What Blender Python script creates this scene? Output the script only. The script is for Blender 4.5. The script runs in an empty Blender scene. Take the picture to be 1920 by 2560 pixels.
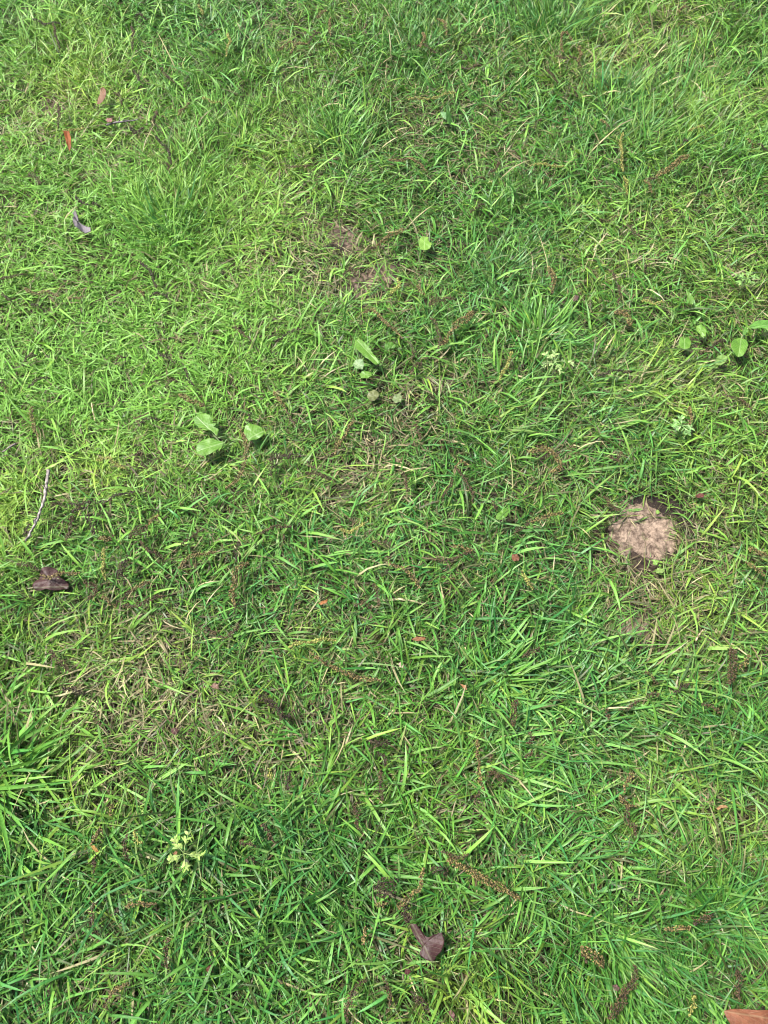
import bpy, math, random
import numpy as np
from mathutils import Vector

# ------------------------------------------------------------------ camera, world, sun, exposure
SC = bpy.context.scene
C = SC.collection
H_CAM, TILT, HALF = 1.20, math.radians(25.0), math.tan(math.radians(34.2))
cam_d = bpy.data.cameras.new('camera')
cam = bpy.data.objects.new('camera', cam_d)
C.objects.link(cam)
cam.location = (0, 0, H_CAM)
cam.rotation_euler = (TILT, 0, 0)
cam_d.sensor_fit = 'VERTICAL'
cam_d.angle = 2 * math.atan(HALF)
cam_d.clip_start, cam_d.clip_end = 0.02, 400
cam_d.dof.use_dof = True
cam_d.dof.focus_distance = 1.38
cam_d.dof.aperture_fstop = 16.0
SC.camera = cam

world = bpy.data.worlds.new('World')
SC.world = world
world.use_nodes = True
wn = world.node_tree.nodes
bg = wn.get('Background') or wn.new('ShaderNodeBackground')
sky = wn.new('ShaderNodeTexSky')
sky.sky_type = 'NISHITA'
sky.sun_disc = False
SUN_EL, SUN_AZ = math.radians(62), math.radians(165)     # azimuth counted from +X towards +Y
sky.sun_elevation = SUN_EL
sky.sun_rotation = math.pi / 2 - SUN_AZ
sky.air_density, sky.dust_density, sky.ozone_density = 1.0, 3.5, 1.0
world.node_tree.links.new(sky.outputs[0], bg.inputs[0])
bg.inputs[1].default_value = 0.12

sun_d = bpy.data.lights.new('sun', 'SUN')
sun_d.energy = 4.6
sun_d.angle = math.radians(7)
sun_d.color = (1.0, 0.975, 0.93)
sun = bpy.data.objects.new('sun', sun_d)
C.objects.link(sun)
sun.location = (0, 0, 5)
dvec = Vector((math.cos(SUN_EL) * math.cos(SUN_AZ), math.cos(SUN_EL) * math.sin(SUN_AZ), math.sin(SUN_EL)))
sun.rotation_euler = dvec.to_track_quat('Z', 'Y').to_euler()

vs = SC.view_settings
vs.view_transform = 'Standard'
vs.look = 'None'
vs.gamma = 1
vs.use_curve_mapping = False
vs.exposure = 0.98
SC.cycles.filter_width = 1.05

R = np.random.RandomState(7)
random.seed(7)

# ------------------------------------------------------------------ where a point of the lawn lies
def at(px, py, z=0.0):
    """the point of the lawn at height z seen along the line of sight through (px, py) of the 1920x2560 view"""
    px = np.asarray(px, float); py = np.asarray(py, float)
    dx = (px - 960) / 1280 * HALF
    dy = (1280 - py) / 1280 * HALF
    wy = dy * math.cos(TILT) + math.sin(TILT)
    wz = dy * math.sin(TILT) - math.cos(TILT)
    t = (z - H_CAM) / wz
    return dx * t, wy * t

def img(x, y, z=0.0):
    """inverse of at()"""
    zz = z - H_CAM
    yc = y * math.cos(TILT) + zz * math.sin(TILT)
    zc = -y * math.sin(TILT) + zz * math.cos(TILT)
    return 960 + x / -zc / HALF * 1280, 1280 - yc / -zc / HALF * 1280

def mm(px, py):
    """metres of lawn per pixel at that place"""
    a = at(px, py); b = at(px + 10, py)
    return float(b[0] - a[0]) / 10

# value noise for the fields of the lawn
NT = np.random.RandomState(3).rand(256, 256)
def vn(x, y, s, k=0):
    x = np.asarray(x, float) / s + 37.3 + k * 17.7; y = np.asarray(y, float) / s + 91.1 + k * 5.3
    xi = np.floor(x).astype(int); yi = np.floor(y).astype(int)
    fx = x - xi; fy = y - yi
    fx = fx * fx * (3 - 2 * fx); fy = fy * fy * (3 - 2 * fy)
    g = lambda a, b: NT[a % 256, b % 256]
    return (g(xi, yi) * (1 - fx) + g(xi + 1, yi) * fx) * (1 - fy) + (g(xi, yi + 1) * (1 - fx) + g(xi + 1, yi + 1) * fx) * fy

def gh(x, y):
    """height of the soil"""
    return (vn(x, y, .45) - .5) * .020 + (vn(x, y, .13, 1) - .5) * .010 + (vn(x, y, .04, 2) - .5) * .004

# ------------------------------------------------------------------ the lawn's patchwork
# (x, y, rx, ry) in view pixels, then changes: d density, l length, w width, y yellowness, k lushness and painted shade, b paleness and painted light, u upright, s straw, a+f lay azimuth(deg)+strength
ZONES = [
 (1370,  40,150,150, dict(d=.5, l=.9, k=.9, u=.7, a=80, f=.6)),
 (1600, 300,150,120, dict(d=.4, l=.5, k=.95, u=.4, a=45, f=.5)),
 (1750, 120,200,200, dict(l=.3, k=.25, u=.4, a=75, f=.25)),
 (1330, 640,170,200, dict(l=.35, k=.3, u=.3, a=55, f=.35)),
 (1020, 120,160,120, dict(l=.5, k=.5, u=.6, a=95, f=.5)),
 ( 420, 540,110,130, dict(d=.4, l=.8, k=.7, u=.6, a=110, f=.4)),
 ( 560, 300,150,200, dict(l=.4, k=.2, u=.5, a=95, f=.4)),
 ( 850, 330, 90, 80, dict(l=.6, k=.3, u=.6, a=90, f=.5)),
 (1560, 970,150, 90, dict(d=.3, l=.6, k=1., u=.0, a=20, f=.8)),
 (1400,1050,200,150, dict(l=.4, k=.6, a=30, f=.5)),
 (1800, 460,150,200, dict(l=.25, k=.25, u=.4, a=60, f=.3)),
 (1850,1900,140,200, dict(l=.4, k=.5, u=.2, a=60, f=.4)),
 (1480,1720,230,130, dict(d=.3, l=.9, w=.2, k=.8, a=12, f=.8)),
 (1150,1880,260,150, dict(l=.7, w=.2, k=.3, a=20, f=.5)),
 ( 450,2140,220,160, dict(d=.2, l=.6, w=.3, k=.8, a=30, f=.2)),
 ( 800,2300,350,200, dict(l=.5, w=.2, k=.55, a=160, f=.2)),
 (  70,1920,120,190, dict(l=1.3, w=.5, k=.3, u=.1, a=25, f=.9)),
 (  60,2350,110,200, dict(l=.6, w=.2, k=.1, a=60, f=.3)),
 (1500,2420,250,120, dict(l=.6, k=.5, u=.5, a=-70, f=.7)),
 (1180,2480,150,110, dict(l=.3, k=.0, y=.3, u=.6, a=-80, f=.7)),
 (1830,2260,100,110, dict(d=.4, l=.8, k=1., u=.3, a=100, f=.4)),
 (1720,2350,120,120, dict(l=.6, k=.5, u=.4, a=-60, f=.6)),
 (1250,2130,260,150, dict(l=.5, w=.1, k=.3, a=-30, f=.4)),
 ( 800,1330,200,110, dict(l=.6, w=.1, k=.3, a=25, f=.5)),
 (1000,1000,200,160, dict(l=.3, k=.35, a=-20, f=.2)),
 (1250, 960,120,130, dict(l=.3, k=.5, a=30, f=.2)),
 (1300,1400,150,120, dict(l=.3, k=.4, a=15, f=.4)),
 ( 750, 950,140,110, dict(l=.5, k=.35, a=30, f=.6)),
 ( 250,1350,200,120, dict(l=.1, k=.15)),
 ( 700,2080,150,110, dict(l=.3, k=.5)),
 ( 950,2150,650,420, dict(k=.42)),  # shade over the lower centre, painted in as darker blade tint
 (1480,1250,330,500, dict(k=.32)), (1000,1350,420,300, dict(k=.2)), (1750,2000,200,500, dict(k=.2)),  # broad shade of the right and middle put into the tint
 ( 150, 600,500,600, dict(b=.5)), ( 200, 850,380,330, dict(b=.35)),  # brighter light at left and upper left, painted as paler blades
 # bright short close-set grass on the left, paleness also painting the stronger light there
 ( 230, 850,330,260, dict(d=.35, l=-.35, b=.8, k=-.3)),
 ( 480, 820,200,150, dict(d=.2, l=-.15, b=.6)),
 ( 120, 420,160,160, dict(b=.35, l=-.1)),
 (  10,1310, 70, 100, dict(b=1.3, y=1.3, k=-.4)),  # sunlit spot at the edge, painted as pale yellow blades
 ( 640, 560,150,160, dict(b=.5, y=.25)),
 # thin yellowing grass
 ( 190, 130,130,150, dict(y=.6, b=.4, l=.4, u=.4, a=100, f=.3)),
 ( 150, 270,140,110, dict(d=-.3, y=.5, b=.5, s=.35, l=-.2)),
 ( 400, 380, 90, 90, dict(d=-.2, y=.4, s=.25)),
 ( 700, 420,110,110, dict(d=-.2, y=.5, b=.4, s=.15)),
 ( 760, 160,120, 90, dict(d=-.2, y=.35, s=.2, l=-.2)),
 (1000, 330,130,110, dict(d=-.2, y=.3, s=.2)),
 ( 830, 650,180,130, dict(d=-.25, y=.45, s=.3, l=-.1)),
 (1620,  60,180,100, dict(d=-.2, y=.5, b=.35, s=.25, l=-.1)),
 (1160, 120,120, 60, dict(d=-.3, s=.35, y=.3)),
 (1450, 180,120, 60, dict(y=.3, s=.1)),
 (1560, 150, 90, 60, dict(y=.5, s=.45, d=-.3, l=-.3)),
 (1790, 300,160, 80, dict(y=.5, b=.35, s=.1)),
 (1630, 560,170, 80, dict(y=.6, b=.3, s=.25, d=-.1)),
 (1700, 970,180,110, dict(y=.6, b=.25, s=.3, d=-.2, l=-.2)),
 (1830, 720,120,110, dict(y=.4, s=.2)),
 (1520, 700,150, 90, dict(y=.3, s=.2)),
 (1850,1180,120,120, dict(y=.5, b=.3, l=.2)),
 (1010,1100,140,120, dict(y=.1, s=.45, d=-.25, l=-.2)),
 (1030,1000, 90, 60, dict(y=.3, s=.5, d=-.3, l=-.2)),
 ( 930, 760,100, 60, dict(y=.2, s=.1, d=-.1)),
 ( 900,1230,180, 70, dict(y=.35, b=.35, s=.25, l=-.2, d=-.1)),
 ( 610, 1150, 90, 70, dict(s=.3, y=.2)),
 ( 250,1180,160, 70, dict(y=.6, b=.3)),
 ( 170,1180, 90, 80, dict(s=.3, y=.4, d=-.15)),
 ( 200,1600,200, 80, dict(y=.55, s=.3, l=.1, a=40, f=.4)),
 ( 400,1610,110, 90, dict(y=.6, s=.55, d=-.2)),
 ( 580,1830,120, 70, dict(y=.6, s=.5, d=-.1, l=-.2)),
 ( 760,1620,130,110, dict(y=.7, s=.35, d=-.2, l=-.1)),
 ( 930,1600,150, 70, dict(y=.2, s=.2)),
 ( 240,1800,170,120, dict(y=.15, b=.8, s=.95, d=-.25, l=-.1)),  # wet straw, its white sky glints painted in as pale tint
 ( 220,2030,150, 90, dict(y=.7, b=.3, s=.45, d=-.1, a=120, f=.4)),
 ( 420,1720,140, 70, dict(s=.35, y=.2)),
 ( 360,2330,150, 70, dict(y=.5, s=.25)),
 ( 620,2200,120, 50, dict(y=.3, s=.2)),
 (1180,2520,160, 80, dict(y=.5, s=.2, u=.4)),
 (1620,1450,120, 90, dict(y=.35, s=.6, d=-.3, l=-.1)),
 (1740,1320,110,120, dict(y=.7, s=.3, l=-.1)),
 (1760,1520,120, 80, dict(y=.5, s=.2)),
 (1650,1900,170,110, dict(y=.4, s=.35, d=-.1, l=-.1)),
 (1640,2060,110, 70, dict(y=.5, s=.35)),
 (1850,2080,100, 80, dict(y=.5, s=.35)),
 (1780,2440,110, 70, dict(s=.35, d=-.3)),
 (1420,1250,130, 60, dict(y=.35, s=.15)),
 (1720,1640,150, 90, dict(y=.4, s=.35)),
 (1450,2230,170, 90, dict(s=.2, y=.2)),
 (1240,1500,150, 90, dict(s=.3, d=-.1, y=.1)),
 ( 930,1420,150, 80, dict(s=.2, d=-.1)),
 (1000,1780,200, 60, dict(s=.2)),
]
# bare soil: x, y, rx, ry (view pixels), turn, tone (0 dark wet .. 1 pale dry), relief
SOIL = [
 (1610,1322, 88, 84,  .2, 1.2, .5),
 (1582,1562, 78, 50,  .6, .5, .6),
 ( 858, 590, 62, 38,  .1, .50, .8),
 ( 902, 712, 62, 44, -.5, .38, .8),
 ( 246,1975, 40, 36,  .3, .50, .8),
 ( 970, 690, 34, 40,  .0, .35, .8),
 (1665,1640, 46, 30,  .2, .22, .8),
 (1142, 143, 48, 17, -.2, .25, .8),
 ( 132, 262, 50, 30,  .1, .45, .8),
 (1560, 520, 22, 14,  .0, .35, .6),
 ( 108,2505, 44, 34,  .1, .40, .8),
 (1262,2528, 40, 34,  .1, .35, .8),
 ( 292, 722, 20, 18,  .0, .45, .6),
 (1410, 765, 40, 22, -.6, .30, .6),
 ( 870,1250, 26, 18,  .0, .35, .6),
 (1120, 960, 36, 26,  .2, .30, .6),
 (1720, 880, 44, 28,  .0, .35, .6),
 (1608,1945, 34, 14,  .1, .35, .6),
 ( 425,1650, 34, 26,  .3, .28, .6),
]
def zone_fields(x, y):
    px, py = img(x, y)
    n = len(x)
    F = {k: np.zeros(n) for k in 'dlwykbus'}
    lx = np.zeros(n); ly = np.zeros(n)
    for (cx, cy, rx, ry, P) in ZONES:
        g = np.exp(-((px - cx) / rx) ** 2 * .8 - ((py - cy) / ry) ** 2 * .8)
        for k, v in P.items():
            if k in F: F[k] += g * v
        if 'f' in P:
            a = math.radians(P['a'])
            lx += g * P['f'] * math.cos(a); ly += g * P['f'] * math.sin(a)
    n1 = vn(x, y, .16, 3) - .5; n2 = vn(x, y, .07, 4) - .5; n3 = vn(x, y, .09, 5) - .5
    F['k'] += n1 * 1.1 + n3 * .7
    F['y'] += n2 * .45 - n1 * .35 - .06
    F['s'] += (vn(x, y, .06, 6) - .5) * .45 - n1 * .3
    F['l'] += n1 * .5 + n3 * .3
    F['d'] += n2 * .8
    bare = np.zeros(n); opn = np.zeros(n)
    for (cx, cy, rx, ry, t, tone, rel) in SOIL:
        ux, uy = px - cx, py - cy
        c, s = math.cos(t), math.sin(t)
        a = (ux * c + uy * s) / rx; b = (-ux * s + uy * c) / ry
        rr = np.sqrt(a * a + b * b) + (vn(x, y, .02, 7) - .5) * .55
        b_ = np.clip((1.08 - rr) / .30, 0, 1)
        opn = np.where(b_ > bare, .975 if rx > 90 else .90 if rx > 70 else .80 if rx > 38 else .65, opn)
        bare = np.maximum(bare, b_)
    F['bare'] = bare; F['open'] = opn
    return F, lx, ly

# where catkins and broad leaves lie, hardly any blade grows across them
CLEAR = np.full((1400, 1400), 9.0, np.float32)
def clear(x, y, z, r):
    x = np.atleast_1d(x); y = np.atleast_1d(y); z = np.broadcast_to(z, x.shape)
    n = int(math.ceil(r / .002))
    for i in range(-n, n + 1):
        for j in range(-n, n + 1):
            if i * i + j * j <= n * n + .5:
                a = ((x + 1.4) / .002).astype(int) + i; b = ((y + .4) / .002).astype(int) + j
                ok = (a >= 0) & (a < 1400) & (b >= 0) & (b < 1400)
                np.minimum.at(CLEAR, (a[ok], b[ok]), z[ok])

def crosses(co):
    """blades (n, rows, 3) that lie over something cleared"""
    out = np.zeros(len(co), bool)
    for i in range(1, co.shape[1]):
        for f in (0, .33, .66):
            p = co[:, i - 1] * (1 - f) + co[:, i] * f
            a = ((p[:, 0] + 1.4) / .002).astype(int).clip(0, 1399); b = ((p[:, 1] + .4) / .002).astype(int).clip(0, 1399)
            out |= p[:, 2] > CLEAR[a, b] - .004
    return out

# ------------------------------------------------------------------ helpers
def tag(o, label=None, cat=None, group=None, kind=None):
    if label: o['label'] = label
    if cat: o['category'] = cat
    if group: o['group'] = group
    if kind: o['kind'] = kind
    return o

def empty(name, loc):
    o = bpy.data.objects.new(name, None)
    o.empty_display_size = .02
    o.location = loc
    C.objects.link(o)
    return o

def raw_mesh(name, co, tris=None, quads=None, col=None, uv=None, mat=None, smooth=True):
    """co (n,3); tris (m,3); quads (k,4); col (n,4) per point; uv (n,2) per point"""
    me = bpy.data.meshes.new(name)
    co = np.asarray(co, np.float32)
    parts, starts, tot = [], [], []
    if quads is not None and len(quads):
        parts.append(np.asarray(quads, np.int32).ravel()); tot.append(np.full(len(quads), 4, np.int32))
    if tris is not None and len(tris):
        parts.append(np.asarray(tris, np.int32).ravel()); tot.append(np.full(len(tris), 3, np.int32))
    vi = np.concatenate(parts); tot = np.concatenate(tot)
    st = np.concatenate([[0], np.cumsum(tot)[:-1]]).astype(np.int32)
    me.vertices.add(len(co)); me.vertices.foreach_set('co', co.ravel())
    me.loops.add(len(vi)); me.loops.foreach_set('vertex_index', vi)
    me.polygons.add(len(tot)); me.polygons.foreach_set('loop_start', st)
    me.polygons.foreach_set('use_smooth', np.full(len(tot), smooth))
    me.update(calc_edges=True)
    if col is not None:
        a = me.color_attributes.new('tint', 'FLOAT_COLOR', 'POINT')
        a.data.foreach_set('color', np.asarray(col, np.float32).ravel())
    if uv is not None:
        l = me.uv_layers.new(name='uv')
        l.data.foreach_set('uv', np.asarray(uv, np.float32)[vi].ravel())
    if mat: me.materials.append(mat)
    me.validate()
    return me

def link(name, me, parent=None, loc=None):
    o = bpy.data.objects.new(name, me)
    C.objects.link(o)
    if parent: o.parent = parent
    if loc is not None: o.location = loc
    return o

# ------------------------------------------------------------------ materials
def new_mat(name):
    m = bpy.data.materials.new(name); m.use_nodes = True
    nt = m.node_tree; nt.nodes.clear()
    out = nt.nodes.new('ShaderNodeOutputMaterial')
    def N(t, **kw):
        n = nt.nodes.new(t)
        for k, v in kw.items(): setattr(n, k, v)
        return n
    def L(a, b): nt.links.new(a, b)
    return m, N, L, out

def math_node(N, L, op, a, b=None, c=None):
    n = N('ShaderNodeMath', operation=op)
    for i, v in enumerate((a, b, c)):
        if v is None: continue
        if isinstance(v, (int, float)): n.inputs[i].default_value = v
        else: L(v, n.inputs[i])
    return n.outputs[0]

def mixc(N, L, fac, a, b, blend='MIX'):
    n = N('ShaderNodeMix', data_type='RGBA', blend_type=blend)
    for i, v in ((0, fac), (6, a), (7, b)):
        if isinstance(v, (int, float)): n.inputs[i].default_value = v
        elif isinstance(v, tuple): n.inputs[i].default_value = v + (1,)
        else: L(v, n.inputs[i])
    return n.outputs[2]

def plant_mat(name, transl=.35, rough=.38, veins=None, bump=.3, spec=.5, vein_amt=.55):
    """tint attribute x fine grain, glossy upper skin and light through the leaf"""
    m, N, L, out = new_mat(name)
    at_ = N('ShaderNodeAttribute', attribute_name='tint')
    geo = N('ShaderNodeNewGeometry')
    uv = N('ShaderNodeUVMap'); uv.uv_map = 'uv'
    sep = N('ShaderNodeSeparateXYZ'); L(uv.outputs[0], sep.inputs[0])
    nz = N('ShaderNodeTexNoise'); nz.inputs['Scale'].default_value = 260; nz.inputs['Detail'].default_value = 2
    L(geo.outputs['Position'], nz.inputs['Vector'])
    v = math_node(N, L, 'MULTIPLY_ADD', nz.outputs[0], .7, .65)
    cc = N('ShaderNodeCombineColor')
    for i in range(3): L(v, cc.inputs[i])
    col = mixc(N, L, 1.0, at_.outputs['Color'], cc.outputs[0], 'MULTIPLY')
    h = None
    if veins == 'blade':
        w = math_node(N, L, 'ABSOLUTE', sep.outputs[0])
        rib = math_node(N, L, 'LESS_THAN', w, .16)
        rib = math_node(N, L, 'MULTIPLY', rib, .35)
        col = mixc(N, L, rib, col, (.14, .32, .06))
        h = math_node(N, L, 'SINE', math_node(N, L, 'MULTIPLY', sep.outputs[0], 16))
    if veins == 'leaf':
        w = math_node(N, L, 'ABSOLUTE', sep.outputs[0])
        rib = math_node(N, L, 'SUBTRACT', 1.0, math_node(N, L, 'MULTIPLY', w, 14), None)
        rib = math_node(N, L, 'MAXIMUM', rib, 0)
        lat = math_node(N, L, 'MULTIPLY_ADD', w, -.55, sep.outputs[1])
        nz2 = N('ShaderNodeTexNoise'); nz2.inputs['Scale'].default_value = 60
        L(geo.outputs['Position'], nz2.inputs['Vector'])
        lat = math_node(N, L, 'MULTIPLY_ADD', nz2.outputs[0], .10, lat)
        lat = math_node(N, L, 'SINE', math_node(N, L, 'MULTIPLY', lat, 44))
        lat = math_node(N, L, 'POWER', math_node(N, L, 'MAXIMUM', lat, 0), 10)
        vein = math_node(N, L, 'MAXIMUM', rib, math_node(N, L, 'MULTIPLY', lat, .45))
        vein = math_node(N, L, 'MINIMUM', vein, 1)
        col = mixc(N, L, math_node(N, L, 'MULTIPLY', vein, vein_amt), col, mixc(N, L, .5, at_.outputs['Color'], (.55, .62, .35)))
        h = math_node(N, L, 'MULTIPLY_ADD', vein, -1.0, math_node(N, L, 'MULTIPLY', nz.outputs[0], 1.3))
    p = N('ShaderNodeBsdfPrincipled')
    L(col, p.inputs['Base Color'])
    r = math_node(N, L, 'MULTIPLY_ADD', nz.outputs[0], .2, rough - .1)
    L(r, p.inputs['Roughness'])
    p.inputs['Specular IOR Level'].default_value = spec
    if h is not None:
        b = N('ShaderNodeBump'); b.inputs['Strength'].default_value = bump; b.inputs['Distance'].default_value = .0006
        L(h, b.inputs['Height']); L(b.outputs[0], p.inputs['Normal'])
    if transl:
        t = N('ShaderNodeBsdfTranslucent')
        L(mixc(N, L, 1.0, col, (1.25, 1.35, .7), 'MULTIPLY'), t.inputs[0])
        mx = N('ShaderNodeMixShader'); mx.inputs[0].default_value = transl
        L(p.outputs[0], mx.inputs[1]); L(t.outputs[0], mx.inputs[2]); L(mx.outputs[0], out.inputs[0])
    else:
        L(p.outputs[0], out.inputs[0])
    return m

M_GRASS = plant_mat('grass_blade', .15, .36, 'blade', spec=.45)
M_STRAW = plant_mat('dead_grass_blade', .15, .45, 'blade')
M_LEAF = plant_mat('green_leaf', .25, .42, 'leaf', .6, spec=.35)
M_DEAD = plant_mat('dead_leaf', .0, .55, 'leaf', .9, spec=.3, vein_amt=.16)
M_FLORET = plant_mat('catkin_floret', .0, .5)
M_STEM = plant_mat('catkin_stem', .0, .55)

def soil_mat(name, lawn=False):
    m, N, L, out = new_mat(name)
    at_ = N('ShaderNodeAttribute', attribute_name='tint')
    geo = N('ShaderNodeNewGeometry')
    def noise(s, d=6, r=.6):
        n = N('ShaderNodeTexNoise'); n.inputs['Scale'].default_value = s; n.inputs['Detail'].default_value = d
        n.inputs['Roughness'].default_value = r
        L(geo.outputs['Position'], n.inputs['Vector']); return n.outputs[0]
    big, mid, fine = noise(28), noise(110, 8, .7), noise(600, 4, .7)
    ramp = N('ShaderNodeValToRGB'); L(mid, ramp.inputs[0])
    e = ramp.color_ramp.elements
    e[0].position, e[0].color = .38, (.24, .20, .18, 1)
    e[1].position, e[1].color = .66, (1.25, 1.2, 1.15, 1)
    col = mixc(N, L, 1.0, at_.outputs['Color'], ramp.outputs[0], 'MULTIPLY')
    moss = math_node(N, L, 'MULTIPLY', math_node(N, L, 'GREATER_THAN', big, .60), .35)
    col = mixc(N, L, moss, col, (.10, .12, .035))
    crumbs = math_node(N, L, 'GREATER_THAN', fine, .64)
    col = mixc(N, L, math_node(N, L, 'MULTIPLY', crumbs, .7), col, (.46, .37, .28))
    vor = N('ShaderNodeTexVoronoi', feature='DISTANCE_TO_EDGE'); vor.inputs['Scale'].default_value = 32
    L(geo.outputs['Position'], vor.inputs['Vector'])
    crack = math_node(N, L, 'MULTIPLY', math_node(N, L, 'LESS_THAN', vor.outputs[0], math_node(N, L, 'MULTIPLY_ADD', big, .10, -.045)), .55)
    col = mixc(N, L, crack, col, (.05, .033, .02))
    p = N('ShaderNodeBsdfPrincipled'); L(col, p.inputs['Base Color'])
    p.inputs['Roughness'].default_value = .75
    p.inputs['Specular IOR Level'].default_value = .35
    hh = math_node(N, L, 'MULTIPLY_ADD', mid, 1.6, fine)
    hh = math_node(N, L, 'MULTIPLY_ADD', crack, -.8, hh)
    b = N('ShaderNodeBump'); b.inputs['Strength'].default_value = .9; b.inputs['Distance'].default_value = .003
    L(hh, b.inputs['Height']); L(b.outputs[0], p.inputs['Normal'])
    L(p.outputs[0], out.inputs[0])
    return m
M_SOIL = soil_mat('moist_soil')

def bark_mat():
    m, N, L, out = new_mat('twig_bark')
    geo = N('ShaderNodeNewGeometry')
    n = N('ShaderNodeTexNoise'); n.inputs['Scale'].default_value = 180; n.inputs['Detail'].default_value = 6
    L(geo.outputs['Position'], n.inputs['Vector'])
    at_ = N('ShaderNodeAttribute', attribute_name='tint')
    ramp = N('ShaderNodeValToRGB'); L(n.outputs[0], ramp.inputs[0])
    e = ramp.color_ramp.elements
    e[0].position, e[0].color = .38, (.35, .33, .32, 1)
    e[1].position, e[1].color = .62, (1.6, 1.6, 1.55, 1)
    p = N('ShaderNodeBsdfPrincipled'); L(mixc(N, L, 1.0, at_.outputs['Color'], ramp.outputs[0], 'MULTIPLY'), p.inputs['Base Color'])
    p.inputs['Roughness'].default_value = .65
    b = N('ShaderNodeBump'); b.inputs['Distance'].default_value = .001; L(n.outputs[0], b.inputs['Height']); L(b.outputs[0], p.inputs['Normal'])
    L(p.outputs[0], out.inputs[0])
    return m
M_BARK = bark_mat()

def water_mat():
    m, N, L, out = new_mat('water_droplet')
    p = N('ShaderNodeBsdfPrincipled')
    p.inputs['Base Color'].default_value = (1, 1, 1, 1)
    p.inputs['Roughness'].default_value = .03
    p.inputs['IOR'].default_value = 1.33
    p.inputs['Transmission Weight'].default_value = 1.0
    L(p.outputs[0], out.inputs[0])
    return m
M_WATER = water_mat()

# ------------------------------------------------------------------ ground
def ground():
    inner = np.concatenate([-np.geomspace(60, 1.45, 14), np.arange(-1.4, 1.401, .0125), np.geomspace(1.45, 60, 14)])
    ys = np.concatenate([-np.geomspace(60, .55, 15), np.arange(-.5, 2.451, .0125), np.geomspace(2.5, 60, 13)])
    X, Y = np.meshgrid(inner, ys)
    nx, ny = len(inner), len(ys)
    x, y = X.ravel(), Y.ravel()
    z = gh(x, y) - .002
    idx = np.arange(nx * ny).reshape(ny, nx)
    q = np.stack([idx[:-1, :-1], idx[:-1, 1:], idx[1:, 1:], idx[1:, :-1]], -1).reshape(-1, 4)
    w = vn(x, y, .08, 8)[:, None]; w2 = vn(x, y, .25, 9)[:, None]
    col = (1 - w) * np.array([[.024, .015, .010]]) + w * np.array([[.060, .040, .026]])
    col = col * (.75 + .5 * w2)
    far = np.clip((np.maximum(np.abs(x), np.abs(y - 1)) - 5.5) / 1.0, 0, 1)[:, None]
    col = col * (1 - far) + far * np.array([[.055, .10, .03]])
    col = np.c_[col, np.ones(len(col))]
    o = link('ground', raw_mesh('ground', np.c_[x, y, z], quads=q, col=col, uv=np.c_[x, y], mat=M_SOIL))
    tag(o, kind='structure', label='dark moist soil under the lawn grass')
ground()

SOIL_LABELS = [
 'large pale pinkish tan bare soil patch at the right side',
 'smaller greyish bare soil patch below the large pale one',
 'brown bare soil patch left of the golden catkin, upper middle',
 'dark bare soil hollow under the upper middle patch',
 'small brown soil patch at the lower left among yellowed grass',
 'small dark soil gap right of the upper middle hollow',
 'dark wet soil gap at the lower right rim of the grey patch',
 'narrow dark soil strip near the top, right of middle',
 'thin bare spot near the upper left corner by the folded leaf',
 'small soil gap in the upper right grass',
 'grey brown soil gap at the bottom left corner',
 'grey brown soil gap at the bottom edge right of the middle',
 'small soil gap in the bright grass at the left',
 'reddish soil gap beside a purple-brown leaf scrap, upper right',
 'small dark soil gap right of the golden hooked catkin at the middle left',
 'soil gap in dead grass right of the centre dandelion',
 'soil gap under the notched plantain leaf at the right',
 'small soil strip below the lower right catkins',
 'dark wet soil gap in the yellow dead grass, lower left middle',
]
def soil_patches():
    for i, (cx, cy, rx, ry, t, tone, rel) in enumerate(SOIL):
        m = mm(cx, cy)
        x0, y0 = map(float, at(cx, cy))
        ya = float(at(cx, cy - 10)[1]); my = (ya - y0) / 10
        nr, na = (26, 64) if rx > 55 else (14, 40)
        rr = np.concatenate([[0], (np.arange(1, nr + 1) / nr) ** .9]) * 1.5
        aa = np.arange(na) / na * 2 * math.pi
        Rg, Ag = np.meshgrid(rr[1:], aa, indexing='ij')
        lx = np.r_[0, (Rg * np.cos(Ag)).ravel()]; ly = np.r_[0, (Rg * np.sin(Ag)).ravel()]
        c, s = math.cos(t), math.sin(t)
        ux = (lx * rx * c - ly * ry * s); uy = (lx * rx * s + ly * ry * c)
        x = x0 + ux * m; y = y0 - uy * my
        wob = (vn(x, y, .03, 10) - .5) + (vn(x, y, .011, 18) - .5) * .6
        e = np.sqrt(lx ** 2 + ly ** 2)
        edge = np.clip((1.42 - e + wob * .9) / .62, 0, 1); edge = edge * edge * (3 - 2 * edge)
        z = gh(x, y) - .005 + edge * .0065
        z = z + edge * rel * ((vn(x, y, .014, 11) - .5) * .009 + (vn(x, y, .005, 12) - .5) * .004 + (vn(x, y, .035, 13) - .5) * .006)
        tri = [(0, 1 + j, 1 + (j + 1) % na) for j in range(na)]
        q = []
        for k in range(nr - 1):
            for j in range(na):
                a = 1 + k * na + j; b = 1 + k * na + (j + 1) % na
                q.append((a, a + na, b + na, b))
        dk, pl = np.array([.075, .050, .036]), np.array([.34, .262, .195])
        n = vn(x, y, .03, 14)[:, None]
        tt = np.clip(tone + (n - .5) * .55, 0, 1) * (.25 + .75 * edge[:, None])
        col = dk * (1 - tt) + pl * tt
        core = (e + wob * 1.4 + (vn(x, y, .012, 19) - .5) * .5) < (.60 if i == 0 else .30 if i == 99 else -9)
        if core.any(): clear(x[core], y[core], z[core] + .006, .003)
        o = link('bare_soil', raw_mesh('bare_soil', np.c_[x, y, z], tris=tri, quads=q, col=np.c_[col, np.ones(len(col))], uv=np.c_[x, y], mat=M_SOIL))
        tag(o, SOIL_LABELS[i], kind='structure')
soil_patches()

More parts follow.
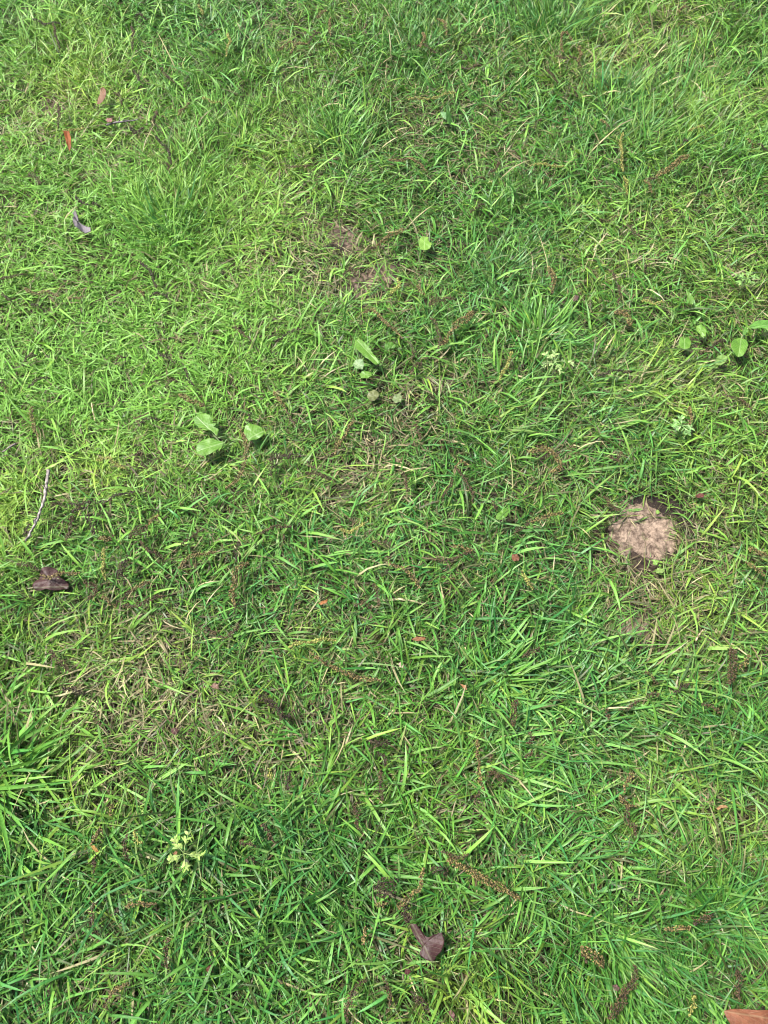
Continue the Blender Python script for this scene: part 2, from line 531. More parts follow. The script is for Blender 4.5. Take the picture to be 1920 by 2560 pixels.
# ------------------------------------------------------------------ grass blades
PAL = {
 'base': np.array([.056, .196, .014]), 'lush_shade': np.array([.016, .092, .009]), 'pale': np.array([.18, .38, .055]),
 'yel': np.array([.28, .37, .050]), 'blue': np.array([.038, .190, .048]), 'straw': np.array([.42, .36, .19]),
 'brown': np.array([.095, .048, .022]), 'root': np.array([.10, .115, .045]),
}
T5 = np.array([0, .22, .5, .78, 1.0])
WP = np.array([.62, .98, 1.0, .68, .04])
def spine(x, y, z, az, ln, t0, t1, curl):
    n = len(x); S = 5
    co = np.zeros((n, S, 3)); tan = np.zeros((n, S, 3))
    cur = np.c_[x, y, z].astype(float)
    g = gh(x, y)
    prev = 0
    for i in range(S):
        s = T5[i]
        tl = t0 + (t1 - t0) * s ** 1.3
        a = az + curl * s
        d = np.c_[np.sin(tl) * np.cos(a), np.sin(tl) * np.sin(a), np.cos(tl)]
        if i:
            cur = cur + d * (ln * (s - prev))[:, None]
            cur[:, 2] = np.maximum(cur[:, 2], g + .002)
        co[:, i] = cur; tan[:, i] = d; prev = s
    return co, tan

def blades(x, y, z, az, ln, wd, t0, t1, roll, curl, tint, tipdry, fold=False, twist=None, thin=0):
    """many bent tapering blades as one vertex block; returns co, tris, quads, col, uv"""
    S = 5
    co, tan = spine(x, y, z, az, ln, t0, t1, curl)
    if thin:
        keep = ~(crosses(co) & (np.random.RandomState(len(x)).rand(len(x)) < thin))
        co, tan, az, ln, wd, roll, curl, tint, tipdry = (v[keep] for v in (co, tan, az, ln, wd, roll, curl, tint, tipdry))
        if twist is not None: twist = twist[keep]
    n = len(co)
    side = np.stack([-np.sin(az[:, None] + curl[:, None] * T5), np.cos(az[:, None] + curl[:, None] * T5), np.zeros((n, S))], -1)
    nrm = np.cross(tan, side)
    rl = roll[:, None] + (0 if twist is None else twist[:, None] * T5)
    W = side * np.cos(rl)[..., None] + nrm * np.sin(rl)[..., None]
    U = -side * np.sin(rl)[..., None] + nrm * np.cos(rl)[..., None]
    hw = (wd[:, None] * .5 * WP)[..., None]
    Lc = co - W * hw; Rc = co + W * hw
    if fold:
        Lc = Lc + U * hw * .35; Rc = Rc + U * hw * .35
    root = PAL['root']  # dark root tint paints shade into the gaps between blades
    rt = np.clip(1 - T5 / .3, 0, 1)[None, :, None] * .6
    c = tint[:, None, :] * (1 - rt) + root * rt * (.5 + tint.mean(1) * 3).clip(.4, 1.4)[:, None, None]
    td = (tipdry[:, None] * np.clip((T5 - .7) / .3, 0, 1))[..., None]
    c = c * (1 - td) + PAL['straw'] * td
    cols = 3 if fold else 2
    V = np.stack([Lc, co, Rc], 2) if fold else np.stack([Lc, Rc], 2)
    V = V[:, :4].reshape(n, 4 * cols, 3)
    V = np.concatenate([V, co[:, 4:5]], 1)
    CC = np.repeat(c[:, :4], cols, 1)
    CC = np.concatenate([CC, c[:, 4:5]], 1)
    uu = np.array([-1, 0, 1] if fold else [-1, 1], float)
    uv = np.stack([np.tile(uu, 4), np.repeat(T5[:4], cols)], -1)
    uv = np.concatenate([uv, [[0, 1]]], 0)
    per = 4 * cols + 1
    q, t = [], []
    for k in range(3):
        for j in range(cols - 1):
            a = k * cols + j
            q.append((a, a + 1, a + cols + 1, a + cols))
    for j in range(cols - 1): t.append((3 * cols + j, 3 * cols + j + 1, 4 * cols))
    off = (np.arange(n) * per)[:, None, None]
    Q = (np.array(q)[None] + off).reshape(-1, 4); Tt = (np.array(t)[None] + off).reshape(-1, 3)
    colr = np.concatenate([CC.reshape(-1, 3), np.ones((n * per, 1))], 1)
    return V.reshape(-1, 3), Tt, Q, colr, np.tile(uv, (n, 1))

def join(blocks):
    co, tr, qu, cl, uv = [], [], [], [], []
    off = 0
    for (a, t, q, c, u) in blocks:
        co.append(a); tr.append(t + off); qu.append(q + off); cl.append(c); uv.append(u); off += len(a)
    return np.concatenate(co), np.concatenate(tr), np.concatenate(qu), np.concatenate(cl), np.concatenate(uv)

def pick_tint(rs, n, yel, lush_shade, pale, straw, blue, oldp=0.0):
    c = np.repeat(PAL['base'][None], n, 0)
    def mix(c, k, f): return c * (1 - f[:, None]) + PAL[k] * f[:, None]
    c = mix(c, 'lush_shade', np.clip(lush_shade * .75 + rs.normal(0, .22, n), 0, 1))  # dark lush green, also the shade painted in by the zones
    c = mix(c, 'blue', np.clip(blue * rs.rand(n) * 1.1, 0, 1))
    c = mix(c, 'pale', np.clip(pale * 1.1 + rs.normal(.12, .25, n), 0, .95))  # paler grass, also the light painted in by the zones
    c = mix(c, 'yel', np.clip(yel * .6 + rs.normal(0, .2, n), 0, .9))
    st = rs.rand(n) < np.clip(straw * .36, 0, .5)
    c = np.where(st[:, None], PAL['straw'] * rs.uniform(.45, 1.05, (n, 1)), c)
    old = (rs.rand(n) < oldp)[:, None]                    # older leaves low in the sward, olive to brown
    q = rs.rand(n, 1)
    c = np.where(old, (np.array([.045, .085, .020]) * (1 - q) + np.array([.085, .075, .026]) * q) * (.8 + .5 * pale.reshape(-1, 1).clip(0, 1)), c)
    return c * rs.uniform(.68, 1.25, (n, 1))

def lawn_blades(rs, x0, x1, y0, y1, dens_in, dens_out, plain=False):
    area = (x1 - x0) * (y1 - y0)
    npl = int(area * dens_in / 6.0)
    px = rs.uniform(x0, x1, npl); py = rs.uniform(y0, y1, npl)
    if plain:
        F = {k: np.full(npl, v) for k, v in dict(d=0, l=.1, w=0, y=.1, k=.25, b=.1, u=.2, s=.1, bare=0, open=0).items()}
        F['k'] = (vn(px, py, .16, 3)) * .8; lx = ly = np.zeros(npl)
    else:
        F, lx, ly = zone_fields(px, py)
        ix, iy = img(px, py)
        seen = (ix > -170) & (ix < 2090) & (iy > -150) & (iy < 2760)
        pr = np.where(seen, 1, dens_out / dens_in) * np.clip(.72 + .45 * F['d'], .12, 1.3) * (1 - F['bare'] * F['open'])
        keep = rs.rand(npl) < pr / 1.15
        px, py, lx, ly = px[keep], py[keep], lx[keep], ly[keep]
        F = {k: v[keep] for k, v in F.items()}
    npl = len(px)
    cnt = rs.randint(4, 10, npl)
    ii = np.repeat(np.arange(npl), cnt)
    n = len(ii)
    # plant species: fine fescue or broader rye, its own tint
    broad = rs.rand(npl) < np.clip(.42 + F['w'] * .8, .1, .95)
    plantaz = rs.uniform(0, 2 * math.pi, npl)
    ptint = rs.normal(0, .18, npl)
    blue = np.clip(vn(px, py, .2, 15) * 1.3 - .02 + rs.normal(0, .2, npl), 0, .9)
    f = {k: v[ii] for k, v in F.items()}
    r = rs.rayleigh(.006, n)
    ra = rs.uniform(0, 2 * math.pi, n)
    x = px[ii] + r * np.cos(ra); y = py[ii] + r * np.sin(ra)
    a = ra + rs.normal(0, .5, n)
    vx = np.cos(a) * .75 + np.cos(plantaz[ii]) * .45 + lx[ii] * .8
    vy = np.sin(a) * .75 + np.sin(plantaz[ii]) * .45 + ly[ii] * .8
    az = np.arctan2(vy, vx)
    L0 = np.where(broad[ii], .036, .033) * np.clip(1 + f['l'] * .48, .5, 2.1)
    ln = L0 * np.exp(rs.normal(-.05, .33, n))
    long_ = rs.rand(n) < .035 + .03 * np.clip(f['l'], 0, 1)
    ln = np.where(long_, ln * 1.8, ln).clip(.010, .12)
    wd = np.where(broad[ii], rs.uniform(.0019, .0033, n), rs.uniform(.0009, .0017, n)) * (1 + .25 * f['w']) * (ln / .045) ** .22
    up = np.clip(f['u'] + rs.normal(0, .15, n), 0, 1)
    t0 = np.radians(rs.uniform(28, 74, n)) * (1 - .62 * up)
    t1 = np.radians(rs.uniform(62, 112, n)) * (1 - .42 * up)
    roll = rs.normal(0, .55, n); twist = rs.normal(0, .7, n)
    curl = rs.normal(0, .38, n)
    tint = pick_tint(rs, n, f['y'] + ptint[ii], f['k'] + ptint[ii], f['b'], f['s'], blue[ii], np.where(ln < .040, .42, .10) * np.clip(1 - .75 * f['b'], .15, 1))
    tip = np.where(rs.rand(n) < .10 + .2 * f['s'].clip(0, 1), rs.uniform(.3, 1, n), 0)
    return dict(x=x, y=y, z=gh(x, y) - .003, az=az, ln=ln, wd=wd, t0=t0, t1=t1, roll=roll, curl=curl, tint=tint, tipdry=tip, twist=twist)

X0, X1, Y0, Y1 = -1.25, 1.25, -.25, 2.25

# a few broad folded blades lying over the rest
def broad_blades():
    rs = np.random.RandomState(12)
    n0 = 6500
    x = rs.uniform(X0, X1, n0); y = rs.uniform(Y0, Y1, n0)
    F, lx, ly = zone_fields(x, y)
    keep = (rs.rand(n0) < np.clip(.35 + .5 * F['w'] + .3 * F['l'] - .3 * F['b'] - .3 * F['s'], .05, 1)) & (F['bare'] < .1)
    x, y, lx, ly = x[keep], y[keep], lx[keep], ly[keep]
    F = {k: v[keep] for k, v in F.items()}
    n = len(x)
    a = rs.uniform(0, 2 * math.pi, n)
    az = np.arctan2(np.sin(a) + ly * 1.8, np.cos(a) + lx * 1.8)
    ln = rs.uniform(.040, .085, n) * (1 + .25 * F['l'].clip(0, 1.5))
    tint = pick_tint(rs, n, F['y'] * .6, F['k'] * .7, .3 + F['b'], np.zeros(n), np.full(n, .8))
    b = blades(x, y, gh(x, y) + .001, az, ln, rs.uniform(.0034, .0050, n), np.radians(rs.uniform(18, 55, n)), np.radians(rs.uniform(78, 112, n)),
               rs.normal(0, .3, n), rs.normal(0, .3, n), tint, np.zeros(n), fold=True, twist=rs.normal(0, .45, n), thin=.93)
    o = link('broad_grass', raw_mesh('broad_grass', *b, M_GRASS))
    tag(o, 'broader blue-green grass blades arching over the fine lawn grass', 'grass', kind='stuff')

# dead blades and thatch lying low
def thatch():
    rs = np.random.RandomState(13)
    n0 = 75000
    x = rs.uniform(X0, X1, n0); y = rs.uniform(Y0, Y1, n0)
    F, lx, ly = zone_fields(x, y)
    keep = rs.rand(n0) < np.clip(.45 + .8 * F['s'], .2, 1) * (1 - .80 * F['bare'])
    x, y = x[keep], y[keep]; s = F['s'][keep].clip(0, 1)
    n = len(x)
    k = rs.rand(n) ** 1.2 * (.55 + .45 * s)
    tint = PAL['brown'] * (1 - k[:, None]) + PAL['straw'] * k[:, None]
    tint = tint * rs.uniform(.5, 1.1, (n, 1))
    b = blades(x, y, gh(x, y) + rs.uniform(.001, .009, n) * (1 + .5 * s), rs.uniform(0, 6.283, n), rs.uniform(.015, .055, n), rs.uniform(.0009, .0026, n),
               np.radians(rs.uniform(68, 92, n)), np.radians(rs.uniform(80, 100, n)), rs.normal(0, .6, n), rs.normal(0, .5, n), tint, np.zeros(n), thin=.5)
    o = link('dead_grass', raw_mesh('dead_grass', *b, M_STRAW))
    tag(o, 'dry straw-coloured and brown dead blades lying low among the lawn grass', 'dead grass', kind='stuff')

# lawn beyond: one half-metre tile of blades set out on points by geometry nodes
def outer_lawn():
    rs = np.random.RandomState(14)
    Pt = lawn_blades(rs, -.26, .26, -.26, .26, 17000, 0, plain=True)
    Pt['z'] = Pt['z'] * 0 - .002
    co, tr, qu, cl, uv = blades(**Pt)
    pts = []
    for i in range(-14, 15):
        for j in range(-12, 17):
            cx, cy = i * .5, .0 + j * .5
            if X0 < cx < X1 and Y0 < cy < Y1: continue
            if math.hypot(cx, cy - 1) > 6.9: continue
            pts.append((cx, cy, float(gh(np.array([cx]), np.array([cy]))[0])))
    me = raw_mesh('outer_lawn_grass', np.r_[co, np.array(pts)], tr, qu, np.r_[cl, np.ones((len(pts), 4))], np.r_[uv, np.zeros((len(pts), 2))], M_GRASS)
    a = me.attributes.new('is_spot', 'BOOLEAN', 'POINT')
    a.data.foreach_set('value', np.r_[np.zeros(len(co), bool), np.ones(len(pts), bool)])
    r = me.attributes.new('turn', 'FLOAT_VECTOR', 'POINT')
    tv = np.zeros((len(co) + len(pts), 3)); tv[len(co):, 2] = rs.randint(0, 4, len(pts)) * math.pi / 2
    r.data.foreach_set('vector', tv.astype(np.float32).ravel())
    o = link('outer_lawn_grass', me)
    tag(o, 'the same lawn grass carrying on around the near patch', 'grass', kind='stuff')
    ng = bpy.data.node_groups.new('spread_grass', 'GeometryNodeTree')
    ng.interface.new_socket('Geometry', in_out='INPUT', socket_type='NodeSocketGeometry')
    ng.interface.new_socket('Geometry', in_out='OUTPUT', socket_type='NodeSocketGeometry')
    N = ng.nodes.new
    gi, go = N('NodeGroupInput'), N('NodeGroupOutput')
    at_ = N('GeometryNodeInputNamedAttribute'); at_.data_type = 'BOOLEAN'; at_.inputs[0].default_value = 'is_spot'
    tu = N('GeometryNodeInputNamedAttribute'); tu.data_type = 'FLOAT_VECTOR'; tu.inputs[0].default_value = 'turn'
    sg = N('GeometryNodeSeparateGeometry'); sg.domain = 'POINT'
    ip = N('GeometryNodeInstanceOnPoints')
    er = N('FunctionNodeEulerToRotation')
    ng.links.new(gi.outputs[0], sg.inputs[0]); ng.links.new(at_.outputs[0], sg.inputs[1])
    ng.links.new(sg.outputs[0], ip.inputs['Points']); ng.links.new(sg.outputs[1], ip.inputs['Instance'])
    ng.links.new(tu.outputs[0], er.inputs[0]); ng.links.new(er.outputs[0], ip.inputs['Rotation'])
    ng.links.new(ip.outputs[0], go.inputs[0])
    md = o.modifiers.new('spread', 'NODES'); md.node_group = ng

# ------------------------------------------------------------------ taller tufts that stand out as clumps of their own
TUFTS = [  # x, y, spread px, blades, length m, width m, azimuth, lay, tint mix (lush, yellow, pale, blue), label
 (1375,  95,  95, 420, .125, .0026,  85, .5, (.9, .0, .0, .3), 'tall dark green grass tuft standing upright at the top edge of the lawn'),
 (1600, 335,  95, 360, .110, .0026,  45, .9, (.8, .0, .0, .3), 'dark grass tuft swept up to the right above the thick golden catkin'),
 ( 425, 575,  80, 260, .100, .0032, 100, .5, (.7, .0, .1, .5), 'tall grass tuft spraying upward in the left half, right of the grey curled leaf'),
 ( 845, 345,  60, 170, .085, .0026,  95, .5, (.3, .0, .2, .3), 'small fan-shaped light green grass tuft left of the upright notched leaf'),
 (  10,1935,  80,  60, .175, .0056,   4, 1.5, (.45, .0, .1, .6), 'coarse tuft of long broad grass blades sweeping right from the left edge'),
 (1800,2290,  70, 240, .100, .0030, 100, .5, (1., .0, .0, .2), 'very dark green grass tuft near the right edge above the big brown leaf'),
 (1530,2395, 110, 330, .080, .0026, -75, .7, (.4, .0, .1, .2), 'dense grass tuft combed downward left of the big brown corner leaf'),
 (1250,1700, 105, 120, .110, .0040,  12, .8, (.5, .0, .2, .4), 'dark tuft of long grass combed to the right below the grey bare patch'),
 (1345, 840,  80, 220, .095, .0032,  75, .6, (.3, .0, .2, .5), 'bluish green grass tuft leaning up-right beside the yellow-green catkin, right of centre'),
]
def tufts():
    rs = np.random.RandomState(15)
    for (cx, cy, sp, n, ln, wd, a, f, (lu, ye, pa, bl), lab) in TUFTS:
        x0, y0 = map(float, at(cx, cy)); m = mm(cx, cy)
        r = np.abs(rs.normal(0, .62, n)) * sp * m; ra = rs.uniform(0, 6.283, n)
        x = r * np.cos(ra); y = r * np.sin(ra)
        aa = math.radians(a)
        az = np.arctan2(np.sin(ra) * .6 + rs.normal(0, .35, n) + f * math.sin(aa), np.cos(ra) * .6 + rs.normal(0, .35, n) + f * math.cos(aa))
        tint = pick_tint(rs, n, np.full(n, ye), np.full(n, lu), np.full(n, pa), np.zeros(n), np.full(n, bl))
        lay = min(f, 1)
        z0 = float(gh(np.array([x0]), np.array([y0]))[0])
        b = blades(x + x0, y + y0, gh(x + x0, y + y0) - .002, az, ln * .58 * np.exp(rs.normal(-.1, .28, n)), wd * rs.uniform(.7, 1.25, n),
                   np.radians(rs.uniform(8, 40, n) + 18 * lay), np.radians(rs.uniform(45, 85, n) + 12 * lay),
                   rs.normal(0, .5, n), rs.normal(0, .3, n), tint, (rs.rand(n) < .08) * .7, fold=(wd > .0038), twist=rs.normal(0, .6, n), thin=.85)
        co = b[0] - np.array([x0, y0, z0])
        o = link('grass_tuft', raw_mesh('grass_tuft', co, b[1], b[2], b[3], b[4], M_GRASS), loc=(x0, y0, z0))
        tag(o, lab, 'grass tuft', 'longer grass tufts in the lawn')

